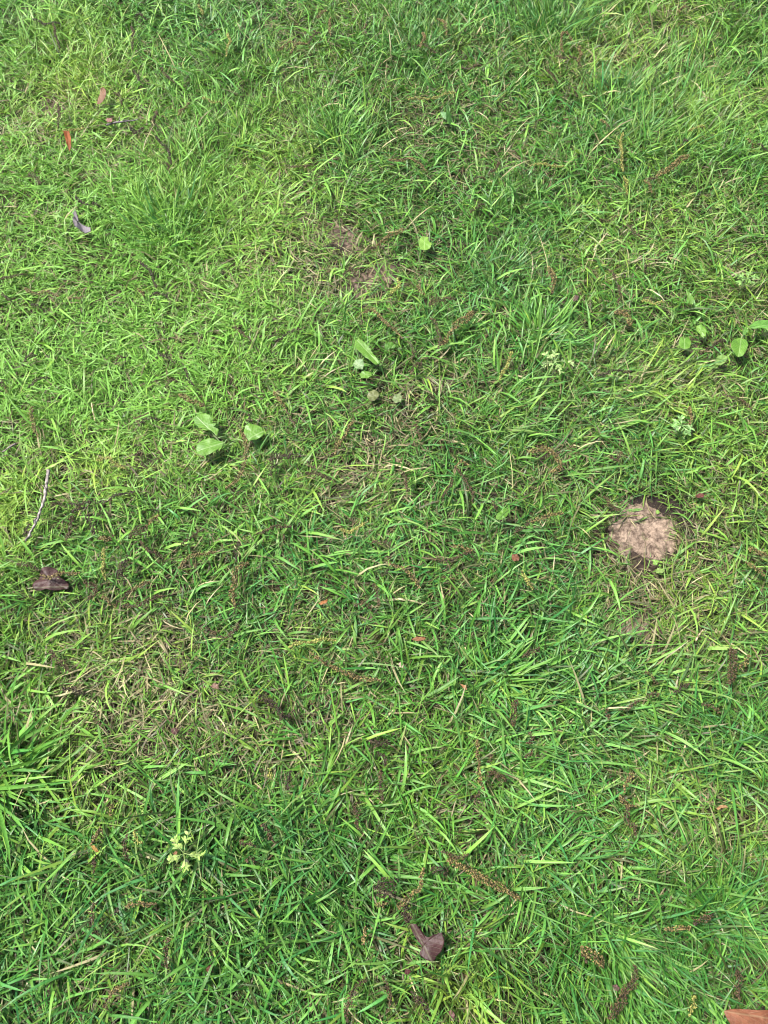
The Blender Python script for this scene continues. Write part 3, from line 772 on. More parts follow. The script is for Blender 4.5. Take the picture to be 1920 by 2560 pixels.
# ------------------------------------------------------------------ catkins
CATS = """0 0 d 1 0 : 215,120 300,150 385,150
0 0 b 1 0 : 345,150 360,220 375,290
0 0 b 1 0 : 850,160 862,220 850,300
0 0 d 1 0 : 880,90 915,98 945,115
0 0 b 1 0 : 1345,230 1380,205 1420,180
0 0 y 1 1 : 1470,200 1490,270 1460,350
0 0 b 1 0 : 1040,430 1080,490 1130,530
0 0 d 1 0 : 865,455 890,485 905,520
0 0 b 1 0 : 740,590 770,615 785,655
0 0 b 1 1 : 370,660 383,740 375,810
0 0 y 1 1 : 410,845 470,840 540,825
0 0 d 2 1 : 845,830 880,855 925,820
0 0 b 1 0 : 1010,700 1000,780 960,840
0 0 d 1 1 : 1005,885 1050,925 1095,985 1110,1060
0 0 b 1 1 : 1030,1045 1085,1060 1095,1110
0 0 b 2 1 : 185,1130 230,1145 255,1190
0 0 d 1 1 : 490,1270 530,1310 575,1320
0 0 d 1 0 : 595,1300 620,1322 650,1330
0 0 g 1 0 : 1150,740 1190,700 1230,660
0 0 y 1 0 : 1310,625 1370,655 1420,650
0 0 y 1 0 : 1285,30 1300,55 1315,85
1 0 g 1 1 : 140,320 200,285 250,265
1 0 g 1 1 : 220,330 270,290 330,265
1 0 g 1 0 : 395,110 420,85 460,65
1 0 g 1 1 : 480,110 476,160 482,215
1 0 b 1 0 : 340,260 380,225 410,195
1 0 b 1 0 : 715,150 703,180 705,215
1 0 g 1 1 : 1075,195 1092,240 1065,300
1 0 b 1 0 : 1050,275 1100,300 1170,330
1 0 g 1 0 : 1180,100 1220,150 1235,210
1 0 y 1 1 : 990,630 1060,637 1120,628
1 0 y 1 1 : 1140,620 1210,618 1290,590
1 0 b 1 0 : 1330,425 1400,440 1460,410
1 0 g 1 1 : 860,1030 925,1040 990,1030 1055,1050 1095,1085
1 0 b 1 0 : 1580,1050 1545,1100 1500,1125
1 0 b 1 0 : 1395,1165 1440,1150 1490,1155
1 0 b 1 0 : 1390,1370 1430,1340 1480,1320
1 0 g 2 1 : 960,1470 900,1500 850,1540 790,1580
1 0 b 1 0 : 700,1625 760,1605 830,1600
1 0 d 1 0 : 440,1590 500,1590 570,1605
1 0 b 1 0 : 200,1060 270,1085 340,1060
2 0 g 1 1 : 340,195 318,250 330,330
2 0 g 1 0 : 350,200 372,235 405,265
2 0 g 1 1 : 437,290 448,345 430,390
2 0 b 1 1 : 300,340 340,378 400,372 455,410
2 0 b 1 0 : 230,440 250,480 300,520
2 0 b 1 0 : 365,560 408,570 418,615
2 0 g 1 0 : 580,770 600,790 625,812
2 0 y 1 1 : 715,870 703,940 712,1020 725,1090
2 0 y 1 0 : 733,1130 742,1190 748,1240
2 0 g 3 1 : 1140,1005 1075,1050 1010,1090 940,1140
2 0 g 1 1 : 862,1160 890,1200 912,1228
2 0 b 1 0 : 935,1145 900,1158 868,1150
2 0 y 1 1 : 1150,835 1200,825 1258,818
2 0 d 1 0 : 1145,895 1120,915 1095,935
2 0 g 1 0 : 1535,890 1545,915 1562,945
2 0 d 1 0 : 1595,930 1625,950 1655,960
2 0 y 1 0 : 130,1060 200,1068 270,1075 345,1070
2 0 b 1 0 : 570,1410 620,1430 680,1400
2 0 b 1 0 : 740,1450 795,1505 835,1525
2 0 g 1 0 : 1080,68 1105,55 1125,35
2 0 b 1 0 : 195,765 172,788 145,802
0 1 g 1 1 : 155,215 220,240 300,238 370,252
0 1 g 1 0 : 440,272 500,270 540,255
0 1 d 1 0 : 200,305 235,322 270,330
0 1 b 1 0 : 10,140 80,130 160,120
0 1 b 1 0 : 15,240 40,265 65,285
0 1 d 1 1 : 905,25 950,80 990,130 1005,195
0 1 g 1 0 : 885,205 910,230 935,255
0 1 d 1 1 : 970,252 1030,240 1090,262
0 1 b 1 1 : 1520,450 1570,500 1625,545
0 1 d 1 0 : 1020,620 1070,650 1130,685
0 1 d 1 0 : 1200,720 1212,780 1250,840
0 1 g 2 1 : 1165,890 1215,925 1265,945 1320,962
0 1 g 1 1 : 200,970 203,1050 220,1110 238,1165
0 1 d 1 0 : 890,1085 950,1060 1040,1050
0 1 g 1 1 : 1560,1100 1582,1180 1596,1290 1570,1390 1515,1455 1455,1495
0 1 d 1 1 : 1622,1010 1618,1040 1632,1080
0 1 y 1 1 : 620,1310 700,1312 750,1338 797,1372
0 1 b 1 0 : 868,1290 900,1272 935,1285
0 1 d 1 1 : 860,1528 780,1545 700,1572
0 1 d 1 1 : 690,1590 600,1595 520,1605 450,1600
0 1 d 1 0 : 560,1620 510,1640 455,1655
0 1 b 1 0 : 325,1615 360,1600 405,1603
0 1 d 1 1 : 180,835 245,800 312,782
0 1 b 1 0 : 5,790 10,820 22,845
0 1 d 1 0 : 155,680 180,645 235,640
0 1 b 1 0 : 1070,830 1110,810 1145,795
0 1 b 1 0 : 745,690 765,660 805,648
1 1 b 1 0 : 560,112 620,88 692,60
1 1 b 1 0 : 598,60 622,90 648,128
1 1 b 2 1 : 1120,310 1180,285 1240,270 1295,280
1 1 g 3 1 : 1400,350 1370,400 1315,430 1272,475
1 1 g 2 1 : 1265,485 1238,530 1200,582
1 1 b 1 1 : 1135,390 1168,450 1186,510 1190,590
1 1 g 1 1 : 700,352 755,342 800,390 860,450 950,522
1 1 y 1 0 : 878,245 930,185 912,140
1 1 g 1 0 : 1048,195 1065,220 1088,242
1 1 b 1 0 : 988,550 1020,605 1015,662
1 1 b 1 1 : 1072,680 1035,708 1000,752
1 1 d 1 1 : 292,462 240,488 190,510 120,550
1 1 y 1 1 : 1655,620 1640,680 1612,740 1580,795
1 1 g 1 0 : 120,880 150,930 192,985
1 1 b 1 0 : 200,1010 222,1050 252,1082
1 1 g 1 1 : 630,1070 590,1140 548,1192 508,1275
1 1 d 2 1 : 95,1345 120,1290 175,1302 285,1288
1 1 d 1 0 : 85,1410 100,1375 130,1345
1 1 b 1 1 : 320,1390 380,1408 440,1430 492,1442
1 1 b 1 0 : 328,1325 345,1345 368,1365
1 1 b 1 1 : 930,1390 968,1440 975,1520
1 1 b 1 0 : 1030,1080 1048,1130 1072,1172
1 1 b 1 1 : 1290,1370 1358,1455 1398,1535 1408,1598
1 1 b 1 1 : 1275,1445 1250,1500 1210,1555
1 1 g 1 0 : 1298,1350 1335,1335 1375,1342
1 1 b 1 0 : 1538,1580 1545,1612 1562,1645
2 1 g 2 1 : 235,60 262,110 270,170 262,225
2 1 b 1 1 : 635,90 655,110 672,152
2 1 b 1 1 : 690,190 703,240 690,292
2 1 g 3 1 : 675,345 715,362 750,400 772,442
2 1 y 1 0 : 848,285 920,302 985,295
2 1 d 1 1 : 1255,615 1310,572 1385,540
2 1 d 1 1 : 560,760 625,752 700,742 782,733
2 1 b 1 0 : 1380,900 1440,915 1500,935 1552,1002
2 1 g 1 1 : 1155,970 1158,1035 1167,1105
2 1 g 2 1 : 115,1255 195,1258 265,1283 310,1322 308,1365 252,1395
2 1 b 1 1 : 640,1298 672,1330 712,1272
2 1 b 1 0 : 1595,1155 1630,1140 1658,1128
2 1 b 1 0 : 600,1560 640,1615 702,1640
2 1 d 1 0 : 45,725 62,708 85,700
2 1 b 1 0 : 855,85 868,65 895,48
0 2 d 2 1 : 562,8 588,70 612,132
0 2 b 1 0 : 425,180 455,95 465,20
0 2 g 1 1 : 1025,10 995,45 955,82
0 2 b 3 1 : 945,85 900,118 838,162
0 2 b 1 1 : 1312,98 1270,140 1222,168 1168,202
0 2 b 1 0 : 908,188 942,232 992,262 1050,292
0 2 g 1 0 : 640,160 690,180 732,148
0 2 y 1 0 : 663,230 672,320 672,432
0 2 g 1 1 : 1392,248 1335,270 1262,280 1200,312 1158,362
0 2 d 1 1 : 1550,195 1525,260 1532,312
0 2 g 2 1 : 1605,328 1560,350 1530,392 1515,452 1505,522 1520,600
0 2 b 1 0 : 1552,560 1530,590 1518,645
0 2 d 2 1 : 822,278 798,340 780,400 800,462
0 2 g 1 1 : 962,448 895,478 850,505
0 2 b 1 1 : 842,512 800,552 742,602
0 2 g 1 1 : 658,538 700,578 738,612
0 2 b 1 1 : 785,608 900,595 1000,560 1072,535
0 2 b 2 1 : 540,440 590,470 622,512 570,552
0 2 g 1 1 : 258,398 320,422 390,405 502,388
0 2 b 1 0 : 242,370 180,342 100,332
0 2 d 1 0 : 182,75 175,115 158,155
0 2 b 1 1 : 1542,718 1522,768 1480,800 1420,802
0 2 b 1 0 : 1338,748 1365,772 1402,785
0 2 b 1 0 : 310,890 390,980 452,1022
0 2 d 1 1 : 398,1140 480,1148 542,1172
0 2 b 1 1 : 625,1288 622,1340 642,1382
1 2 b 1 1 : 0,132 60,116 130,100 232,85
1 2 b 1 0 : 182,148 178,180 168,212
1 2 y 1 1 : 550,108 600,122 660,102 712,60
1 2 b 1 0 : 748,197 810,190 862,197
1 2 g 1 1 : 870,340 930,358 990,392 1030,440 1058,482
1 2 b 1 0 : 858,278 860,305 868,332
1 2 b 1 1 : 768,458 785,520 797,602
1 2 b 1 1 : 638,592 700,588 742,622
1 2 d 1 0 : 852,370 842,392 818,412
1 2 b 1 0 : 1148,300 1220,312 1292,300 1390,250
1 2 g 1 0 : 1288,208 1350,232 1402,240
1 2 y 1 1 : 208,872 280,850 350,840 430,828 512,830
1 2 g 1 1 : 358,908 402,950 460,985
1 2 g 1 1 : 472,985 540,1030 620,1060 700,1076 808,1096
1 2 d 2 1 : 18,1188 80,1220 130,1280 182,1322
1 2 d 1 0 : 242,1288 200,1325 158,1342
1 2 d 2 1 : 740,1478 800,1502 872,1490
1 2 d 1 0 : 798,1560 842,1600 830,1642
1 2 g 1 1 : 1442,1480 1434,1560 1446,1642
1 2 b 1 0 : 1532,1568 1522,1595 1508,1625
1 2 b 1 0 : 350,1218 372,1245 402,1282
2 2 g 1 1 : 330,2 260,15 190,40 140,56
2 2 b 1 1 : 128,62 62,100 18,132
2 2 g 2 1 : 1540,232 1592,255 1648,282
2 2 g 1 0 : 1530,320 1580,370 1652,402
2 2 b 2 1 : 182,880 130,902 78,935
2 2 b 2 1 : 15,1382 8,1300 32,1208
2 2 b 3 1 : 1440,870 1430,960 1432,1040 1412,1112
2 2 g 1 1 : 1548,928 1512,978 1478,1012
2 2 b 1 0 : 868,1028 902,1062 942,1112
2 2 b 1 1 : 822,1218 772,1258 700,1282
2 2 b 1 0 : 618,1278 620,1310 628,1342
2 2 b 1 1 : 1248,1238 1300,1262 1348,1302
2 2 d 1 0 : 1155,1108 1105,1130 1060,1162
2 2 b 1 1 : 118,1430 132,1488 98,1495
2 2 b 1 0 : 132,1548 112,1570 88,1582
2 2 b 1 0 : 880,1192 920,1180 962,1182
2 2 y 1 0 : 72,388 95,440 132,492
0 3 g 1 0 : 642,388 622,440 590,490
0 3 y 1 1 : 880,398 878,450 908,492
0 3 b 1 1 : 812,438 803,520 832,592
0 3 b 1 1 : 605,570 608,620 600,672
0 3 g 1 0 : 818,892 900,884 1002,880
0 3 d 1 0 : 762,908 755,925 738,942
0 3 b 1 0 : 600,868 590,940 600,1020 622,1082
0 3 b 1 0 : 1082,1110 1074,1200 1082,1292
0 3 g 1 0 : 822,1408 760,1432 700,1482
0 3 b 1 1 : 1548,478 1600,492 1652,500
0 3 b 1 0 : 1588,602 1620,592 1655,602
0 3 g 1 0 : 722,238 718,275 708,312
0 3 b 1 0 : 692,1498 688,1535 678,1572
1 3 y 1 1 : 92,8 86,35 92,64
1 3 b 1 1 : 815,8 804,100 815,212
1 3 b 1 1 : 1208,540 1250,570 1310,582 1382,560
1 3 g 2 1 : 1250,602 1310,630 1380,660 1450,700 1530,752 1650,812
1 3 g 1 1 : 1082,648 1076,710 1060,772 1012,830
1 3 g 2 1 : 1002,838 955,868 928,912
1 3 d 3 1 : 770,772 830,740 922,738
1 3 d 2 1 : 788,822 850,810 902,832
1 3 g 1 0 : 788,892 812,885 845,878
1 3 d 2 1 : 958,888 970,950 992,1002
1 3 d 2 1 : 1138,662 1200,660 1242,692
1 3 g 1 1 : 712,1030 700,1090 695,1152
1 3 b 1 1 : 702,1378 650,1430 610,1490 590,1560 592,1652
1 3 b 1 0 : 820,1358 860,1430 872,1542
1 3 d 2 1 : 1018,1458 1060,1510 1112,1552
1 3 d 1 0 : 222,20 212,75 200,132
1 3 b 1 0 : 30,360 80,420 112,482
1 3 b 1 0 : 652,222 650,300 662,392
1 3 g 1 1 : 1450,2 1448,60 1472,132
1 3 b 2 1 : 1528,12 1570,50 1622,82
1 3 b 1 0 : 1512,28 1510,55 1498,85
1 3 b 1 0 : 1442,158 1436,185 1424,212
2 3 g 1 1 : 792,38 745,90 735,152
2 3 g 1 1 : 702,168 720,222 802,246
2 3 b 1 1 : 745,250 750,330 780,380 812,432
2 3 b 2 1 : 1312,950 1250,970 1188,1012
2 3 g 1 1 : 1155,1028 1080,1042 998,1046
2 3 g 3 1 : 450,1178 510,1200 560,1250 602,1282
2 3 b 2 1 : 800,1290 797,1360 762,1430 702,1472
2 3 b 3 1 : 732,1478 682,1550 638,1622
2 3 b 2 1 : 1482,1328 1460,1420 1482,1502
2 3 y 1 1 : 1192,1488 1175,1545 1148,1602
2 3 b 1 0 : 468,1202 472,1230 484,1265
2 3 g 1 0 : 0,812 22,830 52,862"""
CAT_LABELS = [
 'thin dark brown catkin level close to the top left corner',
 'thin brown catkin upright close to the top left corner',
 'thin brown catkin upright above right of the folded brown leaf',
 'short thin dark brown catkin level above right of the folded brown leaf',
 'short thin brown catkin tilted up-right well above right of the level dark twig',
 'thin yellow-green catkin upright well above right of the level dark twig',
 'thin brown catkin tilted up-left above right of the level dark twig',
 'short thin dark brown catkin tilted up-left above right of the folded brown leaf',
 'short thin brown catkin tilted up-left just right of the folded brown leaf',
 'thin brown catkin upright just above the curled orange-brown leaf',
 'thin yellow-green catkin level just above the curled orange-brown leaf',
 'short thick curved dark brown catkin level just below right of the level dark twig',
 'thin brown catkin upright right of the level dark twig',
 'thin dark brown catkin tilted up-left below right of the level dark twig',
 'short thin curved brown catkin tilted up-left below right of the level dark twig',
 'short thick curved brown catkin tilted up-left below left of the curled orange-brown leaf',
 'short thin dark brown catkin tilted up-left just above the grey-lilac curled leaf',
 'tiny thin dark brown catkin tilted up-left just above right of the grey-lilac curled leaf',
 'short thin golden brown catkin tilted up-right right of the level dark twig',
 'short thin yellow-green catkin level right of the level dark twig',
 'tiny thin yellow-green catkin tilted up-left well above right of the folded brown leaf',
 'short thin golden brown catkin tilted up-right some way from the middle of the top edge',
 'thin golden brown catkin tilted up-right some way from the middle of the top edge',
 'short thin golden brown catkin tilted up-right close to the middle of the top edge',
 'short thin golden brown catkin upright close to the middle of the top edge',
 'short thin brown catkin tilted up-right close to the middle of the top edge',
 'tiny thin brown catkin upright close to the middle of the top edge',
 'short thin curved golden brown catkin upright close to the middle of the top edge',
 'thin brown catkin tilted up-left close to the middle of the top edge',
 'thin golden brown catkin tilted up-left close to the middle of the top edge',
 'thin yellow-green catkin level above left of the dark upright notched leaf',
 'thin yellow-green catkin level just above the dark upright notched leaf',
 'thin brown catkin level above the dark upright notched leaf',
 'long thin golden brown catkin level below left of the dark upright notched leaf',
 'short thin brown catkin tilted up-right below right of the dark upright notched leaf',
 'short thin brown catkin level below right of the dark upright notched leaf',
 'short thin brown catkin tilted up-right above right of the round crinkled leaf',
 'thick golden brown catkin tilted up-right left of the round crinkled leaf',
 'thin brown catkin level right of the upper bare patch',
 'thin dark brown catkin level just below left of the upper bare patch',
 'thin brown catkin level above left of the upper bare patch',
 'thin golden brown catkin upright just below right of the tall tuft at the top edge',
 'short thin golden brown catkin tilted up-left well above right of the dark upright notched leaf',
 'short thin golden brown catkin upright below right of the tall tuft at the top edge',
 'thin curved brown catkin tilted up-left below right of the tall tuft at the top edge',
 'short thin brown catkin tilted up-left below the tall tuft at the top edge',
 'short thin curved brown catkin tilted up-left well right of the dark upright notched leaf',
 'tiny thin golden brown catkin tilted up-left well right of the dark upright notched leaf',
 'thin yellow-green catkin upright well below right of the tall tuft at the top edge',
 'short thin yellow-green catkin upright well above the small round seedling leaf',
 'long bushy golden brown catkin tilted up-right well above the small round seedling leaf',
 'short thin golden brown catkin tilted up-left well above the small round seedling leaf',
 'short thin brown catkin level well above the small round seedling leaf',
 'short thin yellow-green catkin level some way from the top right corner',
 'tiny thin dark brown catkin tilted up-right some way from the top right corner',
 'tiny thin golden brown catkin tilted up-left some way from the top right corner',
 'short thin dark brown catkin tilted up-left some way from the top right corner',
 'thin yellow-green catkin level well below right of the dark upright notched leaf',
 'short thin curved brown catkin level well above left of the small round seedling leaf',
 'short thin brown catkin tilted up-left above the small round seedling leaf',
 'tiny thin golden brown catkin tilted up-right some way from the top right corner',
 'tiny thin brown catkin tilted up-right right of the dark upright notched leaf',
 'thin golden brown catkin level below left of the grey-lilac curled leaf',
 'short thin golden brown catkin level below the grey-lilac curled leaf',
 'short thin dark brown catkin level well below left of the grey-lilac curled leaf',
 'thin brown catkin level below left of the grey-lilac curled leaf',
 'tiny thin brown catkin tilted up-left well below left of the grey-lilac curled leaf',
 'thin dark brown catkin tilted up-left below right of the grey-lilac curled leaf',
 'short thin golden brown catkin tilted up-left below right of the grey-lilac curled leaf',
 'thin dark brown catkin level well below right of the grey-lilac curled leaf',
 'thin brown catkin tilted up-left well above the three-leaved dandelion',
 'thin dark brown catkin tilted up-left above right of the tan straw stalk',
 'thin dark brown catkin tilted up-left above left of the three-leaved dandelion',
 'thick golden brown catkin tilted up-left above left of the three-leaved dandelion',
 'thin golden brown catkin upright left of the tan straw stalk',
 'thin dark brown catkin level right of the tan straw stalk',
 'long thin curved golden brown catkin upright just below right of the three-leaved dandelion',
 'short thin dark brown catkin upright above right of the three-leaved dandelion',
 'thin yellow-green catkin level below the tan straw stalk',
 'short thin curved brown catkin level below right of the tan straw stalk',
 'thin dark brown catkin level right of the crooked grey twig',
 'long thin dark brown catkin level right of the crooked grey twig',
 'short thin dark brown catkin level right of the crooked grey twig',
 'short thin brown catkin level just right of the crooked grey twig',
 'thin dark brown catkin level above left of the tan straw stalk',
 'tiny thin brown catkin upright well left of the tan straw stalk',
 'short thin curved dark brown catkin tilted up-right above left of the tan straw stalk',
 'short thin brown catkin tilted up-right above left of the three-leaved dandelion',
 'short thin brown catkin tilted up-right above right of the tan straw stalk',
 'thin brown catkin level below the upper bare patch',
 'short thin brown catkin tilted up-left below the upper bare patch',
 'thick brown catkin level below the round crinkled leaf',
 'bushy golden brown catkin tilted up-right below right of the round crinkled leaf',
 'short thick golden brown catkin tilted up-right right of the centre dandelion',
 'thin brown catkin upright right of the centre dandelion',
 'long thin golden brown catkin tilted up-left above the centre dandelion',
 'thin curved yellow-green catkin upright below left of the round crinkled leaf',
 'tiny thin golden brown catkin tilted up-left below the round crinkled leaf',
 'short thin brown catkin upright right of the centre dandelion',
 'short thin brown catkin tilted up-right right of the centre dandelion',
 'thin dark brown catkin tilted up-right left of the centre dandelion',
 'thin yellow-green catkin tilted up-right left of the pale feathery seedling',
 'thin golden brown catkin tilted up-left above right of the three-leaved dandelion',
 'short thin brown catkin tilted up-left right of the three-leaved dandelion',
 'long thin golden brown catkin tilted up-right below the centre dandelion',
 'thick curved dark brown catkin level right of the three-leaved dandelion',
 'short thin dark brown catkin tilted up-right below right of the three-leaved dandelion',
 'thin brown catkin level well right of the three-leaved dandelion',
 'tiny thin brown catkin tilted up-left right of the three-leaved dandelion',
 'thin brown catkin upright well left of the droplet-covered oval leaf',
 'short thin brown catkin tilted up-left below right of the centre dandelion',
 'long thin brown catkin tilted up-left above left of the droplet-covered oval leaf',
 'thin brown catkin tilted up-right above left of the droplet-covered oval leaf',
 'short thin golden brown catkin level above left of the droplet-covered oval leaf',
 'short thin brown catkin upright just above left of the droplet-covered oval leaf',
 'thick golden brown catkin upright above the pale feathery seedling',
 'short thin brown catkin tilted up-left above left of the small round seedling leaf',
 'short thin brown catkin upright above left of the small round seedling leaf',
 'bushy golden brown catkin tilted up-left left of the small round seedling leaf',
 'thin yellow-green catkin level just above left of the small round seedling leaf',
 'thin dark brown catkin tilted up-right just right of the plantains',
 'thin dark brown catkin level right of the pale feathery seedling',
 'thin brown catkin tilted up-left close to the middle of the right edge',
 'thin golden brown catkin upright below the plantains',
 'long thick hooked golden brown catkin tilted up-left above right of the droplet-covered oval leaf',
 'short thin hooked brown catkin level above the large bare patch',
 'short thin brown catkin tilted up-right close to the middle of the right edge',
 'thin brown catkin tilted up-left above left of the large bare patch',
 'tiny thin dark brown catkin tilted up-right left of the pale feathery seedling',
 'tiny thin brown catkin tilted up-right above the small round seedling leaf',
 'thick dark brown catkin upright right of the crooked grey twig',
 'thin brown catkin upright below right of the crooked grey twig',
 'short thin golden brown catkin tilted up-right well below left of the three-leaved dandelion',
 'bushy brown catkin tilted up-right well above right of the purple-brown leaf at the left edge',
 'thin brown catkin tilted up-right well below the three-leaved dandelion',
 'thin brown catkin tilted up-left well right of the purple-brown leaf at the left edge',
 'short thin curved golden brown catkin level below right of the crooked grey twig',
 'thin yellow-green catkin upright right of the purple-brown leaf at the left edge',
 'long thin golden brown catkin tilted up-right well below the three-leaved dandelion',
 'short thin dark brown catkin upright well above left of the orange-brown sliver',
 'long thick curved golden brown catkin upright left of the orange-brown sliver',
 'short thin brown catkin upright left of the orange-brown sliver',
 'thick dark brown catkin upright right of the purple-brown leaf at the left edge',
 'thin golden brown catkin tilted up-right right of the purple-brown leaf at the left edge',
 'thin brown catkin tilted up-right right of the purple-brown leaf at the left edge',
 'short thin golden brown catkin tilted up-left right of the purple-brown leaf at the left edge',
 'long thin brown catkin level well right of the purple-brown leaf at the left edge',
 'thick hooked brown catkin upright right of the purple-brown leaf at the left edge',
 'long thin golden brown catkin level below the crooked grey twig',
 'thin brown catkin level just above left of the purple-brown leaf at the left edge',
 'short thin dark brown catkin upright just below left of the crooked grey twig',
 'thin curved brown catkin tilted up-right well left of the orange-brown sliver',
 'short thin brown catkin tilted up-left well left of the orange-brown sliver',
 'thin brown catkin tilted up-left below the purple-brown leaf at the left edge',
 'thin dark brown catkin level well above right of the coarse left-edge tuft',
 'short thin brown catkin upright above the small soil patch at lower left',
 'long thin brown catkin level above left of the orange-brown sliver',
 'tiny thin brown catkin upright above left of the orange-brown sliver',
 'thin curved yellow-green catkin level above the orange-brown sliver',
 'short thin brown catkin level above right of the orange-brown sliver',
 'long thin golden brown catkin tilted up-left above the rusty leaf sliver',
 'tiny thin brown catkin upright above right of the orange-brown sliver',
 'thin brown catkin upright right of the orange-brown sliver',
 'short thin curved brown catkin level right of the orange-brown sliver',
 'tiny thin dark brown catkin tilted up-right above right of the orange-brown sliver',
 'long thin brown catkin level below left of the droplet-covered oval leaf',
 'short thin golden brown catkin level below left of the droplet-covered oval leaf',
 'long thin yellow-green catkin level below the orange-brown sliver',
 'thin golden brown catkin tilted up-left below the orange-brown sliver',
 'long thin golden brown catkin level below left of the rusty leaf sliver',
 'thick dark brown catkin tilted up-left well below left of the orange-brown sliver',
 'short thin dark brown catkin tilted up-right well below the orange-brown sliver',
 'thick dark brown catkin level well below the rusty leaf sliver',
 'short thin curved dark brown catkin upright well below the rusty leaf sliver',
 'thin golden brown catkin upright well below right of the rusty leaf sliver',
 'tiny thin brown catkin tilted up-right well below right of the rusty leaf sliver',
 'short thin brown catkin tilted up-left well below the orange-brown sliver',
 'thin golden brown catkin level right of the droplet-covered oval leaf',
 'thin brown catkin tilted up-right just below right of the droplet-covered oval leaf',
 'short thick golden brown catkin tilted up-left well right of the clover',
 'thin golden brown catkin tilted up-left well right of the clover',
 'short thick brown catkin tilted up-right well left of the smaller grey bare patch',
 'thick brown catkin upright well below right of the rusty leaf sliver',
 'long bushy brown catkin upright well right of the smaller grey bare patch',
 'short thin golden brown catkin tilted up-right well right of the smaller grey bare patch',
 'short thin brown catkin tilted up-left below the smaller grey bare patch',
 'thin brown catkin tilted up-right below the smaller grey bare patch',
 'tiny thin brown catkin upright well below the smaller grey bare patch',
 'short thin brown catkin tilted up-left well above the curled dry tan blade',
 'short thin dark brown catkin tilted up-right below right of the smaller grey bare patch',
 'short thin hooked brown catkin upright well below right of the rusty leaf sliver',
 'tiny thin brown catkin tilted up-right well below left of the smaller grey bare patch',
 'short thin brown catkin level below the smaller grey bare patch',
 'short thin yellow-green catkin tilted up-left below the droplet-covered oval leaf',
 'short thin golden brown catkin tilted up-right below the small soil patch at lower left',
 'short thin yellow-green catkin upright left of the feathery weed sprout',
 'thin brown catkin upright left of the feathery weed sprout',
 'short thin brown catkin upright below the small soil patch at lower left',
 'thin golden brown catkin level below left of the feathery weed sprout',
 'tiny thin dark brown catkin tilted up-right below left of the feathery weed sprout',
 'thin brown catkin upright well below left of the feathery weed sprout',
 'thin brown catkin upright well below the feathery weed sprout',
 'thin golden brown catkin tilted up-right some way from the bottom left corner',
 'short thin brown catkin level right of the feathery weed sprout',
 'short thin brown catkin level well below right of the small soil patch at lower left',
 'short thin golden brown catkin upright above left of the feathery weed sprout',
 'short thin brown catkin upright some way from the bottom left corner',
 'tiny thin yellow-green catkin upright well above right of the feathery weed sprout',
 'thin brown catkin upright well below the rusty leaf sliver',
 'thin curved brown catkin level above the torn purple-brown leaf',
 'long thick golden brown catkin tilted up-left above right of the torn purple-brown leaf',
 'thin golden brown catkin upright above the torn purple-brown leaf',
 'short thick golden brown catkin tilted up-right above left of the torn purple-brown leaf',
 'bushy dark brown catkin level above left of the torn purple-brown leaf',
 'short thick dark brown catkin level above left of the torn purple-brown leaf',
 'tiny thin golden brown catkin level above left of the torn purple-brown leaf',
 'short thick dark brown catkin upright above left of the torn purple-brown leaf',
 'short thick dark brown catkin level above the torn purple-brown leaf',
 'short thin golden brown catkin upright left of the torn purple-brown leaf',
 'long thin brown catkin upright close to the middle of the bottom edge',
 'thin brown catkin upright close to the middle of the bottom edge',
 'thick dark brown catkin tilted up-left close to the middle of the bottom edge',
 'short thin dark brown catkin upright well above right of the feathery weed sprout',
 'thin brown catkin tilted up-left right of the feathery weed sprout',
 'thin brown catkin upright well above left of the torn purple-brown leaf',
 'thin golden brown catkin upright far above the torn purple-brown leaf',
 'short thick brown catkin tilted up-left well below right of the rusty leaf sliver',
 'tiny thin brown catkin upright well below right of the rusty leaf sliver',
 'tiny thin brown catkin upright well above the torn purple-brown leaf',
 'thin golden brown catkin tilted up-right well left of the curled dry tan blade',
 'thin curved golden brown catkin tilted up-left well left of the curled dry tan blade',
 'thin brown catkin upright left of the curled dry tan blade',
 'thick brown catkin tilted up-right well above left of the big orange-brown corner leaf',
 'thin golden brown catkin level well above left of the big orange-brown corner leaf',
 'bushy golden brown catkin tilted up-left well left of the big orange-brown corner leaf',
 'thick curved brown catkin tilted up-right well left of the big orange-brown corner leaf',
 'bushy brown catkin tilted up-right well left of the big orange-brown corner leaf',
 'thick brown catkin upright above the big orange-brown corner leaf',
 'short thin yellow-green catkin upright left of the big orange-brown corner leaf',
 'tiny thin brown catkin upright well right of the torn purple-brown leaf',
 'short thin golden brown catkin tilted up-left well above right of the torn purple-brown leaf',
]
CCOL = {'d': ((.026, .014, .008), (.070, .040, .018)), 'b': ((.046, .027, .012), (.13, .084, .030)),
        'g': ((.085, .055, .018), (.31, .245, .080)), 'y': ((.18, .17, .035), (.40, .40, .10))}
OCT = np.array([(1, 0, 0), (0, 1, 0), (-1, 0, 0), (0, -1, 0), (0, 0, 1), (0, 0, -1)], float)
OCT_F = np.array([(0, 1, 4), (1, 2, 4), (2, 3, 4), (3, 0, 4), (1, 0, 5), (2, 1, 5), (3, 2, 5), (0, 3, 5)])
